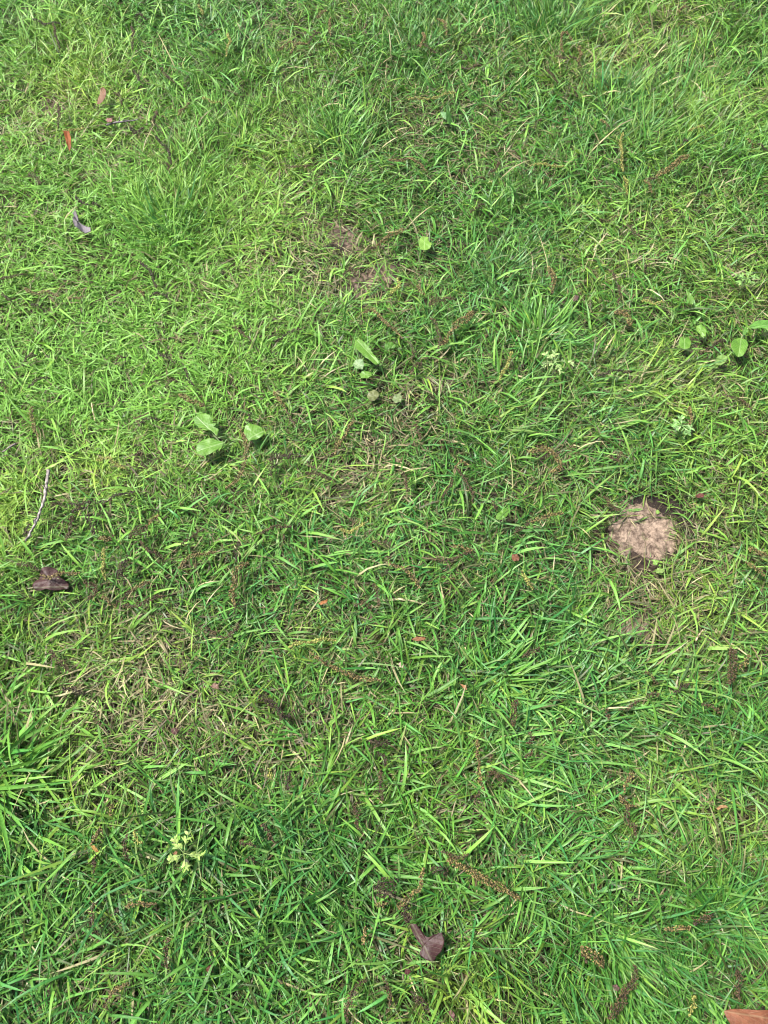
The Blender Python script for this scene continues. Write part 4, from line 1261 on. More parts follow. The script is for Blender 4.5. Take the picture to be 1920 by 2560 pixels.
def smooth_line(pts, step):
    """Catmull-Rom through the points, resampled at even steps"""
    p = np.asarray(pts, float)
    p = np.r_[[2 * p[0] - p[1]], p, [2 * p[-1] - p[-2]]]
    out = []
    for i in range(1, len(p) - 2):
        for t in np.linspace(0, 1, 12, endpoint=False):
            out.append(.5 * ((2 * p[i]) + (-p[i - 1] + p[i + 1]) * t + (2 * p[i - 1] - 5 * p[i] + 4 * p[i + 1] - p[i + 2]) * t * t + (-p[i - 1] + 3 * p[i] - 3 * p[i + 1] + p[i + 2]) * t ** 3))
    out.append(p[-2]); out = np.array(out)
    d = np.r_[0, np.cumsum(np.linalg.norm(np.diff(out, axis=0), axis=1))]
    n = max(4, int(d[-1] / step))
    s = np.linspace(0, d[-1], n)
    return np.stack([np.interp(s, d, out[:, k]) for k in range(out.shape[1])], 1)

def tube(path, rad, sides=6, col=(.1, .07, .04), rs=None):
    path = np.asarray(path, float); n = len(path)
    rad = np.broadcast_to(rad, n)
    tan = np.gradient(path, axis=0); tan /= np.linalg.norm(tan, axis=1)[:, None] + 1e-9
    sd = np.cross(tan, [0, 0, 1.0]); sd /= np.linalg.norm(sd, axis=1)[:, None] + 1e-9
    up = np.cross(sd, tan)
    a = np.arange(sides) / sides * 2 * math.pi
    co = path[:, None] + rad[:, None, None] * (sd[:, None] * np.cos(a)[None, :, None] + up[:, None] * np.sin(a)[None, :, None])
    co = co.reshape(-1, 3)
    q = [(k * sides + j, k * sides + (j + 1) % sides, (k + 1) * sides + (j + 1) % sides, (k + 1) * sides + j) for k in range(n - 1) for j in range(sides)]
    co = np.r_[co, path[:1], path[-1:]]
    c0, c1 = n * sides, n * sides + 1
    t = [(c0, (j + 1) % sides, j) for j in range(sides)] + [(c1, (n - 1) * sides + j, (n - 1) * sides + (j + 1) % sides) for j in range(sides)]
    cl = np.tile(np.array(col + (1,), float), (len(co), 1))
    uv = np.zeros((len(co), 2))
    return co, np.array(t), np.array(q), cl, uv

def catkins():
    rs = np.random.RandomState(21)
    for i, line in enumerate(CATS.strip().splitlines()):
        head, pts = line.split(':')
        cx, cy, kind, th, prom = head.split()
        th, prom = int(th), int(prom)
        P2 = np.array([[float(v) for v in p.split(',')] for p in pts.split()]) * (640 / 1659) + np.array([int(cx) * 640, int(cy) * 640])
        P2 = P2 * 1.0
        zt = (.042 if prom else .034) + rs.uniform(-.003, .003)
        mid = P2[len(P2) // 2]
        gx, gy = at(mid[0], mid[1], zt)
        gz = float(gh(np.array([float(gx)]), np.array([float(gy)]))[0])
        x, y = at(P2[:, 0], P2[:, 1], zt + gz)
        z = gh(x, y) + zt
        path = smooth_line(np.c_[x, y, z], .0020)
        n = len(path)
        s = np.linspace(0, 1, n)
        ph = rs.uniform(0, 6.28, 3)
        path[:, 2] += .0022 * np.sin(s * 7 + ph[0]) - .004 * (2 * s - 1) ** 2
        path[:, 0] += .0012 * np.sin(s * 11 + ph[1]); path[:, 1] += .0012 * np.sin(s * 9 + ph[2])
        clear(path[:, 0], path[:, 1], path[:, 2], (.0075 if prom else .0045) + .0015 * (th - 1))
        org = np.array([path[n // 2, 0], path[n // 2, 1], path[n // 2, 2] - zt])
        path = path - org
        root = empty('catkin', org)
        tag(root, CAT_LABELS[i], 'catkin', 'fallen catkins scattered over the lawn')
        c0, c1 = (np.array(v) for v in CCOL[kind])
        link('stem', raw_mesh('catkin_stem', *tube(path, .0006, 5, tuple(c0 * .9)), M_STEM), root)
        Rr = {1: .0034, 2: .0052, 3: .0068}[th] * rs.uniform(.9, 1.15)
        per = {1: 5, 2: 8, 3: 11}[th]
        taper = np.clip(np.minimum(s * 7 + .45, (1 - s) * 4 + .35), 0, 1)
        tan = np.gradient(path, axis=0); tan /= np.linalg.norm(tan, axis=1)[:, None]
        sd = np.cross(tan, [0, 0, 1.0]); sd /= np.linalg.norm(sd, axis=1)[:, None]; up = np.cross(sd, tan)
        k = np.repeat(np.arange(n), per)
        m = len(k)
        ang = rs.uniform(0, 6.283, m)
        rad = Rr * taper[k] * np.sqrt(rs.uniform(.25, 1, m))
        cen = path[k] + sd[k] * (rad * np.cos(ang))[:, None] + up[k] * (rad * np.sin(ang) * .8)[:, None] + tan[k] * rs.uniform(-.0012, .0012, m)[:, None]
        drop = rs.rand(m) < .12
        cen, ang, rad = cen[~drop], ang[~drop], rad[~drop]; m = len(cen)
        br = rs.uniform(.0009, .00155, m) * (1.05 if kind in 'gy' else .95)
        sc = br[:, None] * rs.uniform(.75, 1.25, (m, 3))
        co = cen[:, None] + OCT[None] * sc[:, None]
        rot = rs.uniform(0, 6.28, m)
        dx = co[..., 0] - cen[:, None, 0]; dy = co[..., 1] - cen[:, None, 1]
        co[..., 0] = cen[:, None, 0] + dx * np.cos(rot)[:, None] - dy * np.sin(rot)[:, None]
        co[..., 1] = cen[:, None, 1] + dx * np.sin(rot)[:, None] + dy * np.cos(rot)[:, None]
        f = (OCT_F[None] + (np.arange(m) * 6)[:, None, None]).reshape(-1, 3)
        mixf = np.clip(rs.beta(1.1, 1.6, m), 0, 1)[:, None]
        c = (c0 * (1 - mixf) + c1 * mixf) * rs.uniform(.75, 1.25, (m, 1))
        c = np.where(rs.rand(m, 1) < .10, c0 * .35, c)
        cl = np.repeat(np.c_[c, np.ones(m)], 6, 0)
        o = link('florets', raw_mesh('catkin_florets', co.reshape(-1, 3), f, None, cl, np.zeros((m * 6, 2)), M_FLORET), root)
        o['kind'] = 'stuff'
catkins()

# ------------------------------------------------------------------ leaves drawn from their outline
def leaf_mesh(name, outline, base, tip, z, mat, c0, c1, cup=.10, ripple=.0008, fold=.12, tilt=(0, 0), seed=0, teeth=0, org=None):
    """outline/base/tip in view pixels -> a real curved leaf at height z with a crease along base-tip"""
    rs = np.random.RandomState(seed + 100)
    P2 = np.array(outline, float)
    B = np.array(at(base[0], base[1], z)); T = np.array(at(tip[0], tip[1], z))
    X, Y = at(P2[:, 0], P2[:, 1], z)
    loop = np.c_[X, Y]
    ax = T - B; Lg = np.linalg.norm(ax); ax = ax / Lg; nx = np.array([-ax[1], ax[0]])
    # resample the closed outline
    cl = np.r_[loop, loop[:1]]
    d = np.r_[0, np.cumsum(np.linalg.norm(np.diff(cl, axis=0), axis=1))]
    n = 84
    s = np.linspace(0, d[-1], n, endpoint=False)
    R0 = np.stack([np.interp(s, d, cl[:, k]) for k in range(2)], 1)
    R0 = .2 * np.roll(R0, 1, 0) + .6 * R0 + .2 * np.roll(R0, -1, 0)
    cen = R0.mean(0)
    if teeth:
        dirn = R0 - cen; dirn /= np.linalg.norm(dirn, axis=1)[:, None] + 1e-9
        R0 = R0 + dirn * (Lg * .075 * teeth * (((np.arange(n) * .23 + .05 * np.sin(np.arange(n))) % 1.0) - .45))[:, None]
    rings = [0, .2, .4, .6, .8, .93, 1.0]
    pts = [cen[None]]
    for r in rings[1:]: pts.append(cen + (R0 - cen) * r)
    xy = np.concatenate(pts)
    rel = xy - B
    v = rel @ ax / Lg; u = rel @ nx
    W = np.abs(u).max() + 1e-6
    rr = np.concatenate([[0]] + [np.full(n, r) for r in rings[1:]])
    zz = z + fold * np.abs(u) - cup * W * rr ** 2 * .5 + (v - .5) * Lg * tilt[0] + u * tilt[1]
    zz = zz + ripple * rr ** 1.5 * np.sin(np.r_[0, np.tile(np.arange(n), len(rings) - 1)] / n * 2 * math.pi * 5 + seed)
    zz = zz + ripple * .6 * (vn(xy[:, 0], xy[:, 1], .012, seed % 7) - .5) * 2
    tri = [(0, 1 + j, 1 + (j + 1) % n) for j in range(n)]
    q = []
    for k in range(len(rings) - 2):
        for j in range(n):
            a = 1 + k * n + j; b = 1 + k * n + (j + 1) % n
            q.append((a, a + n, b + n, b))
    w = vn(xy[:, 0], xy[:, 1], .012, 16 + seed % 5)[:, None]
    col = np.array(c0) * (1 - w) + np.array(c1) * w
    co = np.c_[xy, zz]
    fr = np.concatenate([cen + (R0 - cen) * r for r in np.linspace(.1, 1, 14)])
    if Lg > .034: clear(fr[:, 0], fr[:, 1], z, .003)
    elif mat.name == 'dead_leaf': zz = zz + .006; co[:, 2] += .006
    if org is not None: co = co - np.array(org)
    # a thin underside so that the leaf has an edge
    under = co.copy(); under[:, 2] -= .0004
    m = len(co)
    q2 = [tuple(m + a for a in reversed(f)) for f in q]; t2 = [tuple(m + a for a in reversed(f)) for f in tri]
    last = 1 + (len(rings) - 2) * n
    rim = [(last + j, m + last + j, m + last + (j + 1) % n, last + (j + 1) % n) for j in range(n)]
    uv = np.c_[u / W, v]
    return raw_mesh(name, np.r_[co, under], tri + t2, q + q2 + rim, np.r_[np.c_[col, np.ones(m)], np.c_[col, np.ones(m)]], np.r_[uv, uv], mat)

def k(c, r, pts):
    """points read off one of the twelve 640 px squares, enlarged to 1659"""
    f = 640 / 1659
    return [(c * 640 + a * f, r * 640 + b * f) for a, b in pts]

G0, G1 = (.080, .195, .018), (.120, .25, .030)         # fresh dandelion green
D0, D1 = (.035, .12, .015), (.06, .16, .025)
PLANTS = [
 # name, category, label, root px, list of leaves: (outline, base, tip, z, c0, c1, kw, stalk?)
 ('dandelion', 'dandelion', 'three-leaved pale green dandelion lying open in the left half of the lawn', (575, 1092), [
   (k(0, 1, [(1405,1170),(1370,1130),(1330,1120),(1290,1115),(1258,1080),(1255,1045),(1285,1020),(1330,1018),(1365,1035),(1375,1062),(1372,1085),(1410,1085),(1385,1108),(1418,1120),(1412,1142)]), k(0,1,[(1415,1175)])[0], k(0,1,[(1268,1035)])[0], .050, G0, G1, dict(fold=.12, teeth=.4), True),
   (k(0, 1, [(1455,1212),(1430,1238),(1400,1262),(1350,1288),(1310,1296),(1275,1280),(1268,1245),(1280,1215),(1310,1192),(1350,1182),(1385,1182),(1415,1196),(1450,1202)]), k(0,1,[(1455,1208)])[0], k(0,1,[(1275,1262)])[0], .050, G0, G1, dict(fold=.05, teeth=.3), True),
   (k(0, 1, [(1578,1140),(1590,1100),(1620,1088),(1660,1092),(1698,1110),(1714,1140),(1700,1168),(1665,1186),(1630,1192),(1600,1205),(1590,1175)]), k(0,1,[(1582,1200)])[0], k(0,1,[(1712,1130)])[0], .048, G0, G1, dict(fold=.1, teeth=.3), True),
 ]),
 ('dandelion', 'dandelion', 'glossy dandelion at the centre with one long pale-ribbed leaf pointing up left', (950, 925), [
   (k(1, 1, [(800,700),(770,705),(735,680),(695,650),(660,620),(640,585),(640,550),(665,533),(690,548),(715,575),(740,605),(765,640),(795,680)]), k(1,1,[(805,705)])[0], k(1,1,[(650,540)])[0], .048, G0, G1, dict(fold=.3, teeth=.4), True),
   (k(1, 1, [(690,735),(650,732),(625,705),(640,680),(670,672),(695,680),(700,710)]), k(1,1,[(700,735)])[0], k(1,1,[(630,690)])[0], .036, (.13,.22,.09), (.2,.3,.13), dict(fold=.3, teeth=.4), False),
   (k(1, 1, [(755,775),(720,795),(685,790),(668,768),(685,748),(715,745),(745,755)]), k(1,1,[(760,770)])[0], k(1,1,[(668,765)])[0], .046, G0, G1, dict(fold=.1, teeth=.4), True),
   (k(1, 1, [(835,610),(832,580),(850,565),(880,558),(905,572),(900,595),(870,598),(850,612)]), k(1,1,[(845,640)])[0], k(1,1,[(900,570)])[0], .044, D1, G0, dict(fold=.2, teeth=.3), True),
 ]),
 ('dandelion', 'dandelion', 'withered brownish green dandelion leaf half sunk in the grass below the centre dandelion', (985, 985), [
   (k(1, 1, [(798,905),(770,940),(735,935),(718,910),(730,882),(762,868),(792,880)]), k(1,1,[(800,900)])[0], k(1,1,[(720,915)])[0], .026, (.10,.12,.035), (.15,.165,.06), dict(fold=.1, teeth=.5), False),
   (k(1, 1, [(880,930),(900,900),(930,890),(950,910),(940,945),(905,955)]), k(1,1,[(878,935)])[0], k(1,1,[(950,905)])[0], .024, (.11,.17,.06), (.18,.22,.09), dict(fold=.1), False),
 ]),
 ('broad_leaved_seedling', 'seedling', 'small round crinkled bright green leaf right of the upper bare soil', (1070, 612), [
   (k(1, 0, [(1070,1618),(1055,1590),(1060,1550),(1085,1528),(1115,1535),(1118,1560),(1140,1580),(1130,1608),(1100,1622)]), k(1,0,[(1095,1625)])[0], k(1,0,[(1090,1530)])[0], .040, G1, (.19,.33,.05), dict(fold=.15, teeth=.5), True),
 ]),
 ('dandelion', 'dandelion', 'dark green notched leaf standing upright beside a pale one in the upper middle', (1128, 308), [
   (k(1, 0, [(1285,785),(1250,788),(1232,765),(1232,730),(1240,700),(1252,705),(1258,735),(1275,765)]), k(1,0,[(1285,788)])[0], k(1,0,[(1242,698)])[0], .040, D0, D1, dict(fold=.4, tilt=(.5,0)), True),
   (k(1, 0, [(1232,780),(1205,755),(1195,730),(1215,722),(1232,735)]), k(1,0,[(1235,785)])[0], k(1,0,[(1195,728)])[0], .034, (.10,.22,.08), (.15,.27,.11), dict(fold=.2), False),
 ]),
 ('plantain', 'plantain', 'rounded plantain leaf with a notch left of the brown catkin at the right side', (1725, 880), [
   (k(2, 1, [(1150,600),(1120,605),(1088,590),(1080,560),(1088,530),(1105,520),(1118,535),(1135,520),(1155,540),(1160,570)]), k(2,1,[(1120,605)])[0], k(2,1,[(1118,522)])[0], .044, G0, G1, dict(fold=.1), True),
 ]),
 ('plantain', 'plantain', 'bright green plantain with two folded leaves above the brown catkin at the right side', (1765, 850), [
   (k(2, 1, [(1255,520),(1225,525),(1208,495),(1190,470),(1200,450),(1230,450),(1245,475),(1258,495)]), k(2,1,[(1240,528)])[0], k(2,1,[(1195,452)])[0], .046, G0, (.17,.31,.04), dict(fold=.3), True),
 ]),
 ('broad_leaved_seedling', 'seedling', 'tiny round light green leaf alone in fine grass left of the plantains', (1662, 800), [
   (k(2, 1, [(978,392),(972,372),(982,360),(998,366),(998,388)]), k(2,1,[(985,395)])[0], k(2,1,[(985,360)])[0], .036, G0, G1, dict(fold=.1), True),
 ]),
 ('dandelion', 'dandelion', 'upright pointed bright leaf in dark grass above the plantains', (1735, 768), [
   (k(2, 1, [(1180,300),(1150,305),(1135,280),(1128,250),(1120,225),(1145,240),(1165,258),(1182,275)]), k(2,1,[(1170,308)])[0], k(2,1,[(1120,225)])[0], .046, G0, G1, dict(fold=.3, tilt=(.3,0)), True),
 ]),
 ('plantain', 'plantain', 'largest plantain of the right side, its broad pale ribbed leaf hanging down', (1868, 838), [
   (k(2, 1, [(1440,540),(1480,530),(1518,545),(1528,580),(1515,620),(1495,650),(1460,650),(1430,625),(1415,590),(1420,560)]), k(2,1,[(1485,530)])[0], k(2,1,[(1470,652)])[0], .048, G0, G1, dict(fold=.25), True),
   (k(2, 1, [(1500,515),(1520,505),(1530,480),(1515,455),(1500,470),(1490,495)]), k(2,1,[(1490,520)])[0], k(2,1,[(1515,455)])[0], .048, D1, G0, dict(fold=.4), True),
   (k(2, 1, [(1400,650),(1385,690),(1350,710),(1320,705),(1318,670),(1335,648),(1370,640)]), k(2,1,[(1402,648)])[0], k(2,1,[(1322,700)])[0], .040, (.13,.24,.05), (.2,.31,.08), dict(fold=.2), True),
 ]),
 ('dandelion', 'dandelion', 'dark green horizontal leaf cut off by the right edge above the plantain', (1868, 822), [
   (k(2, 1, [(1530,462),(1570,430),(1620,418),(1665,422),(1690,445),(1670,470),(1610,468),(1570,472)]), k(2,1,[(1528,470)])[0], k(2,1,[(1692,440)])[0], .050, (.08,.21,.03), (.12,.28,.045), dict(fold=.25), True),
 ]),
 ('broad_leaved_seedling', 'seedling', 'green oval leaf with water drops below the centre right, left of the big bare patch', (1226, 1312), [
   (k(1, 2, [(1560,50),(1555,25),(1575,0),(1600,-20),(1630,-22),(1642,0),(1625,30),(1590,50)]), k(1,2,[(1555,58)])[0], k(1,2,[(1640,-22)])[0], .044, G0, G1, dict(fold=.12), True),
 ]),
 ('clover', 'clover', 'small pale round-leaved clover at the lower edge of the large bare patch', (1645, 1418), [
   (k(2, 2, [(915,340),(912,318),(930,305),(948,318),(946,338),(930,345)]), k(2,2,[(932,348)])[0], k(2,2,[(930,305)])[0], .026, G1, (.2,.34,.06), dict(fold=.05), False),
   (k(2, 2, [(945,350),(955,338),(970,342),(966,354)]), k(2,2,[(944,352)])[0], k(2,2,[(970,340)])[0], .024, G1, (.2,.34,.06), dict(fold=.05), False),
   (k(2, 2, [(932,392),(930,372),(950,362),(975,366),(992,382),(975,396),(950,398)]), k(2,2,[(932,385)])[0], k(2,2,[(992,382)])[0], .022, (.15,.25,.05), (.22,.31,.08), dict(fold=.05), False),
 ]),
 ('clover', 'clover', 'single tiny clover leaf at the top of the large bare patch', (1642, 1286), [
   (k(2, 2, [(935,10),(932,-8),(945,-15),(957,-5),(953,12)]), k(2,2,[(944,14)])[0], k(2,2,[(944,-15)])[0], .024, G1, (.2,.34,.06), dict(fold=.05), False),
 ]),
 ('broad_leaved_seedling', 'seedling', 'smooth oval green leaf standing near the top edge at the right', (1625, 34), [
   (k(2, 0, [(895,85),(888,60),(905,35),(930,25),(942,40),(938,65),(915,82)]), k(2,0,[(895,92)])[0], k(2,0,[(935,25)])[0], .050, G0, G1, dict(fold=.2), True),
 ]),
]
def plants():
    sd = 0
    for (name, cat, lab, rpx, leaves) in PLANTS:
        x, y = map(float, at(rpx[0], rpx[1], .02)); z = float(gh(np.array([x]), np.array([y]))[0])
        root = empty(name, (x, y, z)); tag(root, lab, cat)
        for (outl, b, t, h, c0, c1, kw, stalk) in leaves:
            sd += 1
            o = link('leaf', leaf_mesh('leaf', outl, b, t, z + h * .84, M_LEAF, c0, c1, org=(x, y, z), seed=sd, **kw), root)
            if stalk:
                h = h * .84
                bx, by = map(float, at(b[0], b[1], z + h))
                p = smooth_line([(0, 0, .004), ((bx - x) * .5, (by - y) * .5, h * .75), (bx - x, by - y, h - .0012)], .004)
                link('leaf_stalk', raw_mesh('leaf_stalk', *tube(p, np.linspace(.0015, .0010, len(p)), 6, (.20, .30, .10)), M_STEM), root)
plants()

# pale seedlings with small cut leaves
SEEDLINGS = [
 (462, 2134, 40, 34, .044, (.22,.34,.06), (.34,.46,.12), 'yellow-green feathery weed sprout among dark broad grass at the lower left'),
 (1384, 912, 34, 24, .032, (.24,.38,.10), (.34,.46,.18), 'pale feathery seedling in the bluish grass tuft right of centre'),
 (1702,1068, 22, 20, .040, (.18,.36,.10), (.26,.44,.16), 'small light green seedling rosette below the plantains'),
 (1866, 699, 24, 22, .040, (.14,.30,.06), (.22,.38,.10), 'small bright feathery seedling at the right edge above the dark horizontal leaf'),
]
def seedlings():
    rs = np.random.RandomState(31)
    for (px, py, r, n, h, c0, c1, lab) in SEEDLINGS:
        x, y = map(float, at(px, py, h)); z = float(gh(np.array([x]), np.array([y]))[0]); m = mm(px, py)
        root = empty('feathery_seedling', (x, y, z)); tag(root, lab, 'seedling')
        link('stem', raw_mesh('seedling_stem', *tube([(0, 0, 0), (.001, .001, h * .5), (0, 0, h)], .0012, 6, (.16, .25, .08)), M_STEM), root)
        for b in range(5):
            a = b * 1.257 + rs.uniform(-.3, .3)
            L_ = r * m * rs.uniform(.75, 1.15)
            blocks = []
            path = np.array([(0, 0, h), (math.cos(a) * L_ * .5, math.sin(a) * L_ * .5, h + .004), (math.cos(a) * L_, math.sin(a) * L_, h - .002)])
            blocks.append(tube(smooth_line(path, .003), .0006, 4, tuple(c0)))
            mm_ = 12
            s = rs.uniform(.3, 1.0, mm_)
            bx, by = math.cos(a) * L_ * s, math.sin(a) * L_ * s
            az = a + np.where(rs.rand(mm_) < .5, 1, -1) * rs.uniform(.3, 1.2, mm_)
            c = np.array(c0) * (1 - rs.rand(mm_, 1)) + np.array(c1) * rs.rand(mm_, 1)
            bl = blades(bx, by, np.full(mm_, h) + .003 * np.sin(s * 3), az, rs.uniform(.005, .011, mm_), rs.uniform(.002, .004, mm_), np.full(mm_, 1.4), np.full(mm_, 1.75), rs.normal(0, .3, mm_), rs.normal(0, .3, mm_), c, np.zeros(mm_))
            blocks.append(bl)
            link('leaf', raw_mesh('seedling_leaf', *join(blocks), M_LEAF), root)
seedlings()

# ------------------------------------------------------------------ dead leaves
PU0, PU1 = (.022, .008, .007), (.050, .020, .018)
OB0, OB1 = (.10, .035, .012), (.36, .16, .05)
DEAD = [
 (k(0, 2, [(215,500),(205,470),(225,445),(250,425),(255,395),(270,365),(310,352),(350,360),(375,380),(385,420),(420,440),(445,470),(440,500),(400,495),(370,500),(330,505),(290,495),(250,505)]), k(0,2,[(210,490)])[0], k(0,2,[(445,480)])[0], .022, PU0, PU1, dict(fold=.1, ripple=.002, cup=.2), 'large dark purple-brown wet leaf lying at the left edge under a golden catkin'),
 (k(1, 3, [(1000,1008),(1035,1008),(1072,1050),(1100,1092),(1118,1098),(1150,1078),(1205,1062),(1220,1120),(1200,1190),(1175,1215),(1150,1258),(1095,1240),(1055,1205),(1078,1160),(1045,1115),(1010,1060)]), k(1,3,[(1010,1010)])[0], k(1,3,[(1140,1250)])[0], .030, PU0, PU1, dict(fold=.25, ripple=.002), 'torn purple-brown leaf with a pale midrib at the bottom centre right'),
 (k(2, 3, [(1370,1572),(1440,1560),(1560,1565),(1700,1568),(1850,1580),(1900,1640),(1820,1730),(1660,1760),(1520,1735),(1440,1690),(1400,1640),(1380,1600)]), k(2,3,[(1372,1575)])[0], k(2,3,[(1900,1660)])[0], .055, (.085,.026,.010), (.18,.07,.034), dict(fold=.25, ripple=.002), 'big orange-brown ribbed dead leaf cut off by the bottom right corner'),
 (k(0, 0, [(425,885),(440,876),(462,880),(466,910),(455,935),(440,955),(430,930)]), k(0,0,[(442,955)])[0], k(0,0,[(448,876)])[0], .042, (.16,.042,.010), (.25,.075,.016), dict(fold=.5, tilt=(.6,0)), 'small curled orange-brown leaf standing up at the upper left'),
 (k(0, 0, [(618,655),(640,625),(660,585),(680,580),(694,605),(686,640),(660,655),(640,665)]), k(0,0,[(618,660)])[0], k(0,0,[(682,580)])[0], .036, (.09,.04,.018), (.17,.09,.045), dict(fold=.3, tilt=(.3,0)), 'folded brown leaf in the thin yellow grass near the upper left'),
 (k(0, 0, [(690,790),(712,778),(735,785),(730,805),(705,810)]), k(0,0,[(690,805)])[0], k(0,0,[(735,785)])[0], .024, (.15,.06,.05), (.22,.11,.09), dict(fold=.1), 'pinkish brown leaf scrap at the left end of a thin twig, upper left'),
 (k(0, 0, [(470,1378),(492,1370),(505,1400),(500,1440),(520,1480),(590,1480),(592,1502),(560,1512),(500,1500),(478,1450),(485,1410)]), k(0,0,[(478,1372)])[0], k(0,0,[(592,1500)])[0], .026, (.06,.05,.055), (.16,.14,.15), dict(fold=.5, ripple=.005), 'curled grey-lilac dead leaf at the left below the upper catkins'),
 (k(2, 2, [(-5,285),(25,280),(46,300),(40,325),(10,330),(-5,315)]), k(2,2,[(-5,300)])[0], k(2,2,[(46,300)])[0], .028, (.07,.026,.012), (.13,.05,.022), dict(fold=.2), 'small rusty brown leaf scrap left of the large bare patch'),
 (k(1, 2, [(405,600),(430,585),(468,572),(462,595),(425,610)]), k(1,2,[(405,605)])[0], k(1,2,[(470,572)])[0], .036, (.20,.075,.022), (.28,.12,.04), dict(fold=.3), 'orange-brown leaf sliver in yellow grass left of the lower centre'),
 (k(1, 2, [(1005,832),(1040,815),(1095,818),(1100,832),(1050,845)]), k(1,2,[(1005,835)])[0], k(1,2,[(1100,822)])[0], .030, (.15,.06,.024), (.23,.11,.05), dict(fold=.3), 'thin rusty leaf sliver lying level right of the lower centre'),
 (k(1, 2, [(920,990),(940,975),(958,995),(950,1015),(930,1010)]), k(1,2,[(920,995)])[0], k(1,2,[(958,1005)])[0], .030, (.22,.17,.11), (.32,.25,.18), dict(fold=.2), 'small pale beige leaf chip in dark grass right of the long golden catkin'),
 (k(1, 2, [(1320,1120),(1360,1130),(1365,1160),(1345,1150)]), k(1,2,[(1320,1120)])[0], k(1,2,[(1365,1160)])[0], .034, (.22,.09,.036), (.30,.15,.07), dict(fold=.2), 'tan split leaf sliver beside a dewy pale blade, right of the lower centre'),
 (k(2, 1, [(385,290),(410,262),(430,270),(422,298),(395,312)]), k(2,1,[(385,300)])[0], k(2,1,[(428,268)])[0], .020, (.05,.022,.02), (.09,.05,.045), dict(fold=.1), 'dull purple-brown leaf scrap in a gap of the grass, upper right'),
 (k(0, 2, [(1115,1430),(1118,1405),(1150,1400),(1162,1415),(1150,1440),(1130,1448)]), k(0,2,[(1115,1440)])[0], k(0,2,[(1160,1402)])[0], .020, (.05,.018,.015), (.08,.035,.03), dict(fold=.1), 'dark reddish leaf fragment in a gap at the lower left centre'),
 (k(0, 2, [(1368,1135),(1395,1112),(1420,1125),(1422,1155),(1395,1150)]), k(0,2,[(1368,1140)])[0], k(0,2,[(1422,1150)])[0], .026, (.13,.07,.045), (.2,.13,.09), dict(fold=.2), 'light brown leaf scrap left of the dark catkin in the lower middle'),
 (k(1, 3, [(962,1330),(965,1300),(990,1295),(1003,1315),(985,1338)]), k(1,3,[(962,1325)])[0], k(1,3,[(1003,1310)])[0], .018, (.06,.015,.015), (.09,.03,.025), dict(fold=.1), 'dark red leaf fragment below left of the torn purple-brown leaf'),
 (k(1, 3, [(1245,1575),(1265,1560),(1285,1590),(1280,1640),(1255,1630)]), k(1,3,[(1255,1565)])[0], k(1,3,[(1270,1645)])[0], .026, (.07,.03,.028), (.12,.06,.05), dict(fold=.2), 'reddish brown leaf scrap at the bottom edge right of the middle'),
 (k(2, 3, [(640,1408),(665,1395),(690,1420),(680,1442),(655,1435)]), k(2,3,[(640,1410)])[0], k(2,3,[(690,1435)])[0], .026, (.07,.035,.03), (.13,.07,.06), dict(fold=.2), 'small dark brown leaf chip between two thick brown catkins at the bottom right'),
 (k(2, 3, [(1312,262),(1335,243),(1370,240),(1390,258),(1372,262),(1345,262),(1325,275)]), k(2,3,[(1312,270)])[0], k(2,3,[(1392,258)])[0], .040, (.2,.11,.045), (.3,.18,.08), dict(fold=.4), 'curled dry tan blade arching over a dark gap at the lower right'),
 (k(0, 3, [(1340,1310),(1345,1280),(1370,1270),(1392,1290),(1380,1315),(1355,1322)]), k(0,3,[(1340,1300)])[0], k(0,3,[(1392,1290)])[0], .018, (.06,.02,.010), (.10,.035,.018), dict(fold=.1), 'rust red leaf fragment deep in the grass near the bottom left centre'),
 (k(0, 3, [(595,505),(620,500),(640,525),(655,548),(630,545),(610,525)]), k(0,3,[(595,500)])[0], k(0,3,[(655,548)])[0], .036, (.2,.11,.025), (.3,.18,.04), dict(fold=.4), 'curled ochre dead blade tip in the yellow grass at the lower left'),
 (k(0, 3, [(1125,575),(1135,545),(1152,535),(1158,552),(1140,578)]), k(0,3,[(1128,580)])[0], k(0,3,[(1155,535)])[0], .036, (.17,.08,.04), (.26,.14,.07), dict(fold=.3), 'small tan leaf sliver beside the yellow-green feathery weed sprout'),
 (k(2, 1, [(1180,1560),(1210,1545),(1240,1555),(1230,1575),(1195,1578)]), k(2,1,[(1180,1568)])[0], k(2,1,[(1240,1552)])[0], .020, (.06,.015,.012), (.10,.03,.022), dict(fold=.2), 'dark red leaf fragment above right of the large bare patch'),
]
def dead_leaves():
    for i, (outl, b, t, h, c0, c1, kw, lab) in enumerate(DEAD):
        cx = sum(p[0] for p in outl) / len(outl); cy = sum(p[1] for p in outl) / len(outl)
        x, y = map(float, at(cx, cy, h)); z = float(gh(np.array([x]), np.array([y]))[0])
        o = link('dead_leaf', leaf_mesh('dead_leaf', outl, b, t, z + h, M_DEAD, c0, c1, org=(x, y, z), seed=50 + i, **kw), loc=(x, y, z))
        tag(o, lab, 'dead leaf', 'dead leaves and scraps on the lawn')
dead_leaves()

